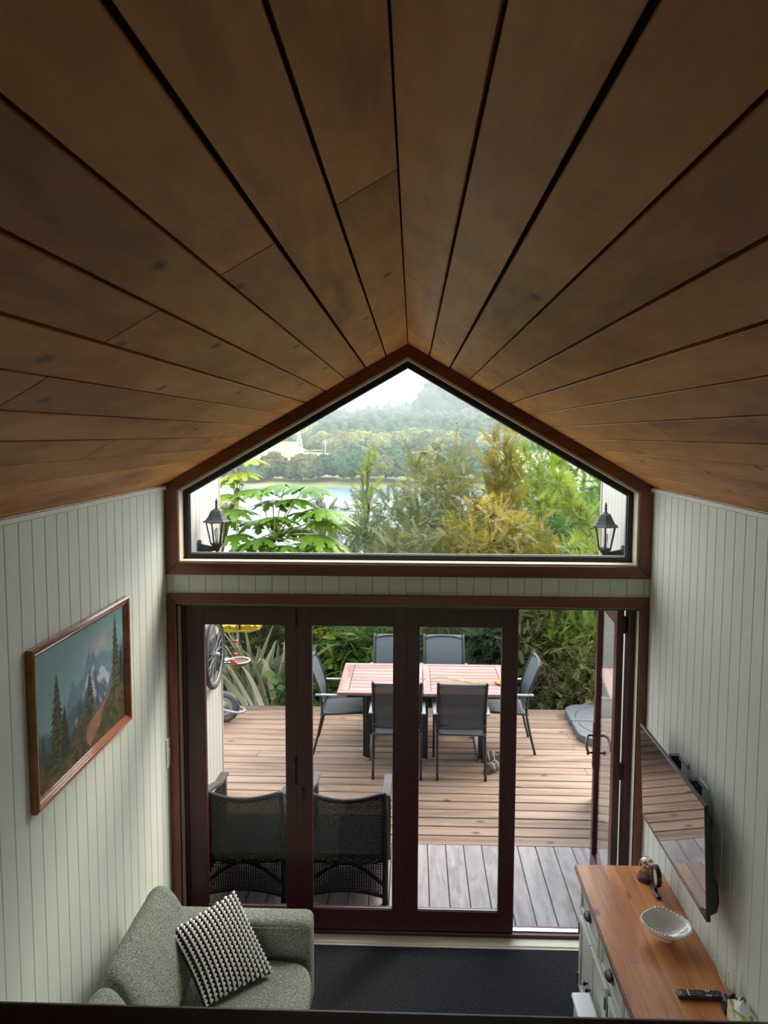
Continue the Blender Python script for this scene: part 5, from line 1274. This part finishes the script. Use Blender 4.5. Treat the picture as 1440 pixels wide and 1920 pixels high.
for u, ht, w, k in ((452, 9, 8, 0), (470, 6, 9, 3), (492, 5, 7, 1), (515, 11, 11, 4), (532, 8, 9, 0), (548, 6, 8, 3), (566, 12, 10, 1), (585, 11, 11, 0), (602, 10, 10, 3), (622, 11, 11, 0), (640, 12, 11, 4), (660, 13, 12, 3), (680, 11, 11, 2), (700, 12, 12, 0), (722, 10, 10, 1), (745, 12, 12, 3), (770, 11, 12, 0), (800, 12, 12, 2), (830, 12, 12, 0), (430, 7, 8, 1), (405, 9, 9, 0), (860, 12, 12, 3), (900, 12, 14, 0)):
    y = 334+rng.uniform(0, 10); far_tree(ux(u, y), y, ht*(1.5 if u > 640 else 1.3), w*1.1, k, 'hazy tree on the far river bank, one of a row', 'trees along the far river bank')
for k in range(64):   # hedge line behind the first field, nearer on the right
    u = 590+k*7.2+rng.uniform(-3, 3); y = 478+rng.uniform(-16, 30); far_tree(ux(u, y), y, rng.uniform(10, 16), rng.uniform(11, 16), k, 'small round hazy tree in the hedge line behind the field', 'trees in the hedge line behind the first field')
for k in range(30):
    u = 395+k*6.8+rng.uniform(-3, 3); y = 640+rng.uniform(-14, 14); far_tree(ux(u, y), y, rng.uniform(11, 17), rng.uniform(14, 20), k, 'hazy tree at the top of the pale field left of the pylon', 'trees at the top of the left field')
# forest on the hill, too many to count: one object
me0 = [blob_mesh(400+k, 1, 4, t) for k, t in ((0, 1.0), (1, 1.5), (2, 1.2))]; A_ = []
for me in me0:
    v = np.empty(len(me.vertices)*3, np.float32); me.vertices.foreach_get('co', v); f = np.empty(len(me.loops), np.int32); me.loops.foreach_get('vertex_index', f); A_.append((v.reshape(-1, 3), f.reshape(-1, 3)))
def forest(name, n, ylo, yhi, hlo, hhi, label, seed, umin=430, umax=1130, clear=()):
    rng = np.random.RandomState(seed); VV = []; FF = []; TT = []; c = 0
    for k in range(n):
        y = rng.uniform(ylo, yhi); u = rng.uniform(umin, umax); x = ux(u, y)
        if any(a < u < b_ and y0 < y < y1 for a, b_, y0, y1 in clear): continue
        h = rng.uniform(hlo, hhi); v, f = A_[rng.randint(3)]; w = h*rng.uniform(.7, 1.1); an = rng.uniform(0, 6.28); ca_, sa_ = math.cos(an), math.sin(an)
        q_ = np.stack([(v[:, 0]*ca_-v[:, 1]*sa_)*w, (v[:, 0]*sa_+v[:, 1]*ca_)*w, v[:, 2]*h], 1)+np.array([x, y, float(terrain_z(x, y))-.1*h])
        VV.append(q_); FF.append(f+c); c += len(v)
    o = np_mesh(name, np.concatenate(VV), np.concatenate(FF), far_mat(name+'_green', (.014, .034, .02, 1), (.045, .075, .03, 1)), smooth=False); tag(o, label, 'forest', kind='stuff')
clr = ((628, 664, 690, 800), (668, 716, 640, 740), (540, 598, 520, 700), (300, 600, 400, 655))
forest('hillside_forest', 3300, 525, 1010, 9, 16, 'hazy dark forest covering the hill beyond the river', 1, clear=clr)
forest('tall_gum_grove', 110, 840, 900, 30, 42, 'taller pale grove standing on the hill right of centre', 2, 805, 900)

# pylon and power pole in the field
py_ = 425.; px_ = ux(560, py_); pz = float(terrain_z(px_, py_))
pyl = thing('power_pylon', (px_, py_, pz), label='pale lattice power pylon in the field across the river', cat='pylon'); M['galv'] = plain('pale_galvanised', (.36, .36, .35, 1), .5)
mb = MB(); hh = 15.5; lv = [0, 3, 5.7, 8, 10, 11.8, 13.4, 15.5]
wd = lambda z: 2.1*(1-z/hh)+.25
for sx_, sy_ in ((1, 1), (1, -1), (-1, 1), (-1, -1)): mb.tube([(sx_*wd(z), sy_*wd(z), z) for z in lv], .13, 4)
for a, c in zip(lv[:-1], lv[1:]):
    for s_ in (-1, 1):
        mb.tube([(-wd(a), s_*wd(a), a), (wd(c), s_*wd(c), c)], .08, 4); mb.tube([(wd(a), s_*wd(a), a), (-wd(c), s_*wd(c), c)], .08, 4)
        mb.tube([(s_*wd(a), -wd(a), a), (s_*wd(c), wd(c), c)], .08, 4)
    mb.tube([(-wd(c), -wd(c), c), (wd(c), -wd(c), c)], .08, 4)
mb.build('lattice_tower', M['galv'], pyl)
for z, w in ((13.2, 2.6), (14.6, 1.9)): MB().tube([(-w, 0, z), (w, 0, z)], .12, 4).build('cross_arm', M['galv'], pyl)
px2 = ux(609, 440); pol = thing('power_pole', (px2, 440, float(terrain_z(px2, 440))), label='single pale power pole right of the pylon', cat='pole')
MB().tube([(0, 0, 0), (0, 0, 8.6)], .18, 6).build('mast', M['galv'], pol)
for z in (8.3, 7.5): MB().tube([(-1.3, 0, z), (1.3, 0, z)], .12, 4).build('cross_arm', M['galv'], pol)

# ---- haze lying over the valley
m = bpy.data.materials.new('valley_haze'); m.use_nodes = True; nt = m.node_tree; nt.nodes.clear(); out = node(nt, 'ShaderNodeOutputMaterial'); vs_ = node(nt, 'ShaderNodeVolumeScatter')
vs_.inputs['Color'].default_value = (.60, .66, .68, 1); vs_.inputs['Density'].default_value = .0005; vs_.inputs['Anisotropy'].default_value = .2; nt.links.new(vs_.outputs[0], out.inputs['Volume'])
hz = MB((0, 1800, 100)).box(-1600, 1600, 150, 1500, -19.9, 160).build('valley_haze', m); tag(hz, 'pale haze hanging over the far hills', 'haze', kind='stuff')
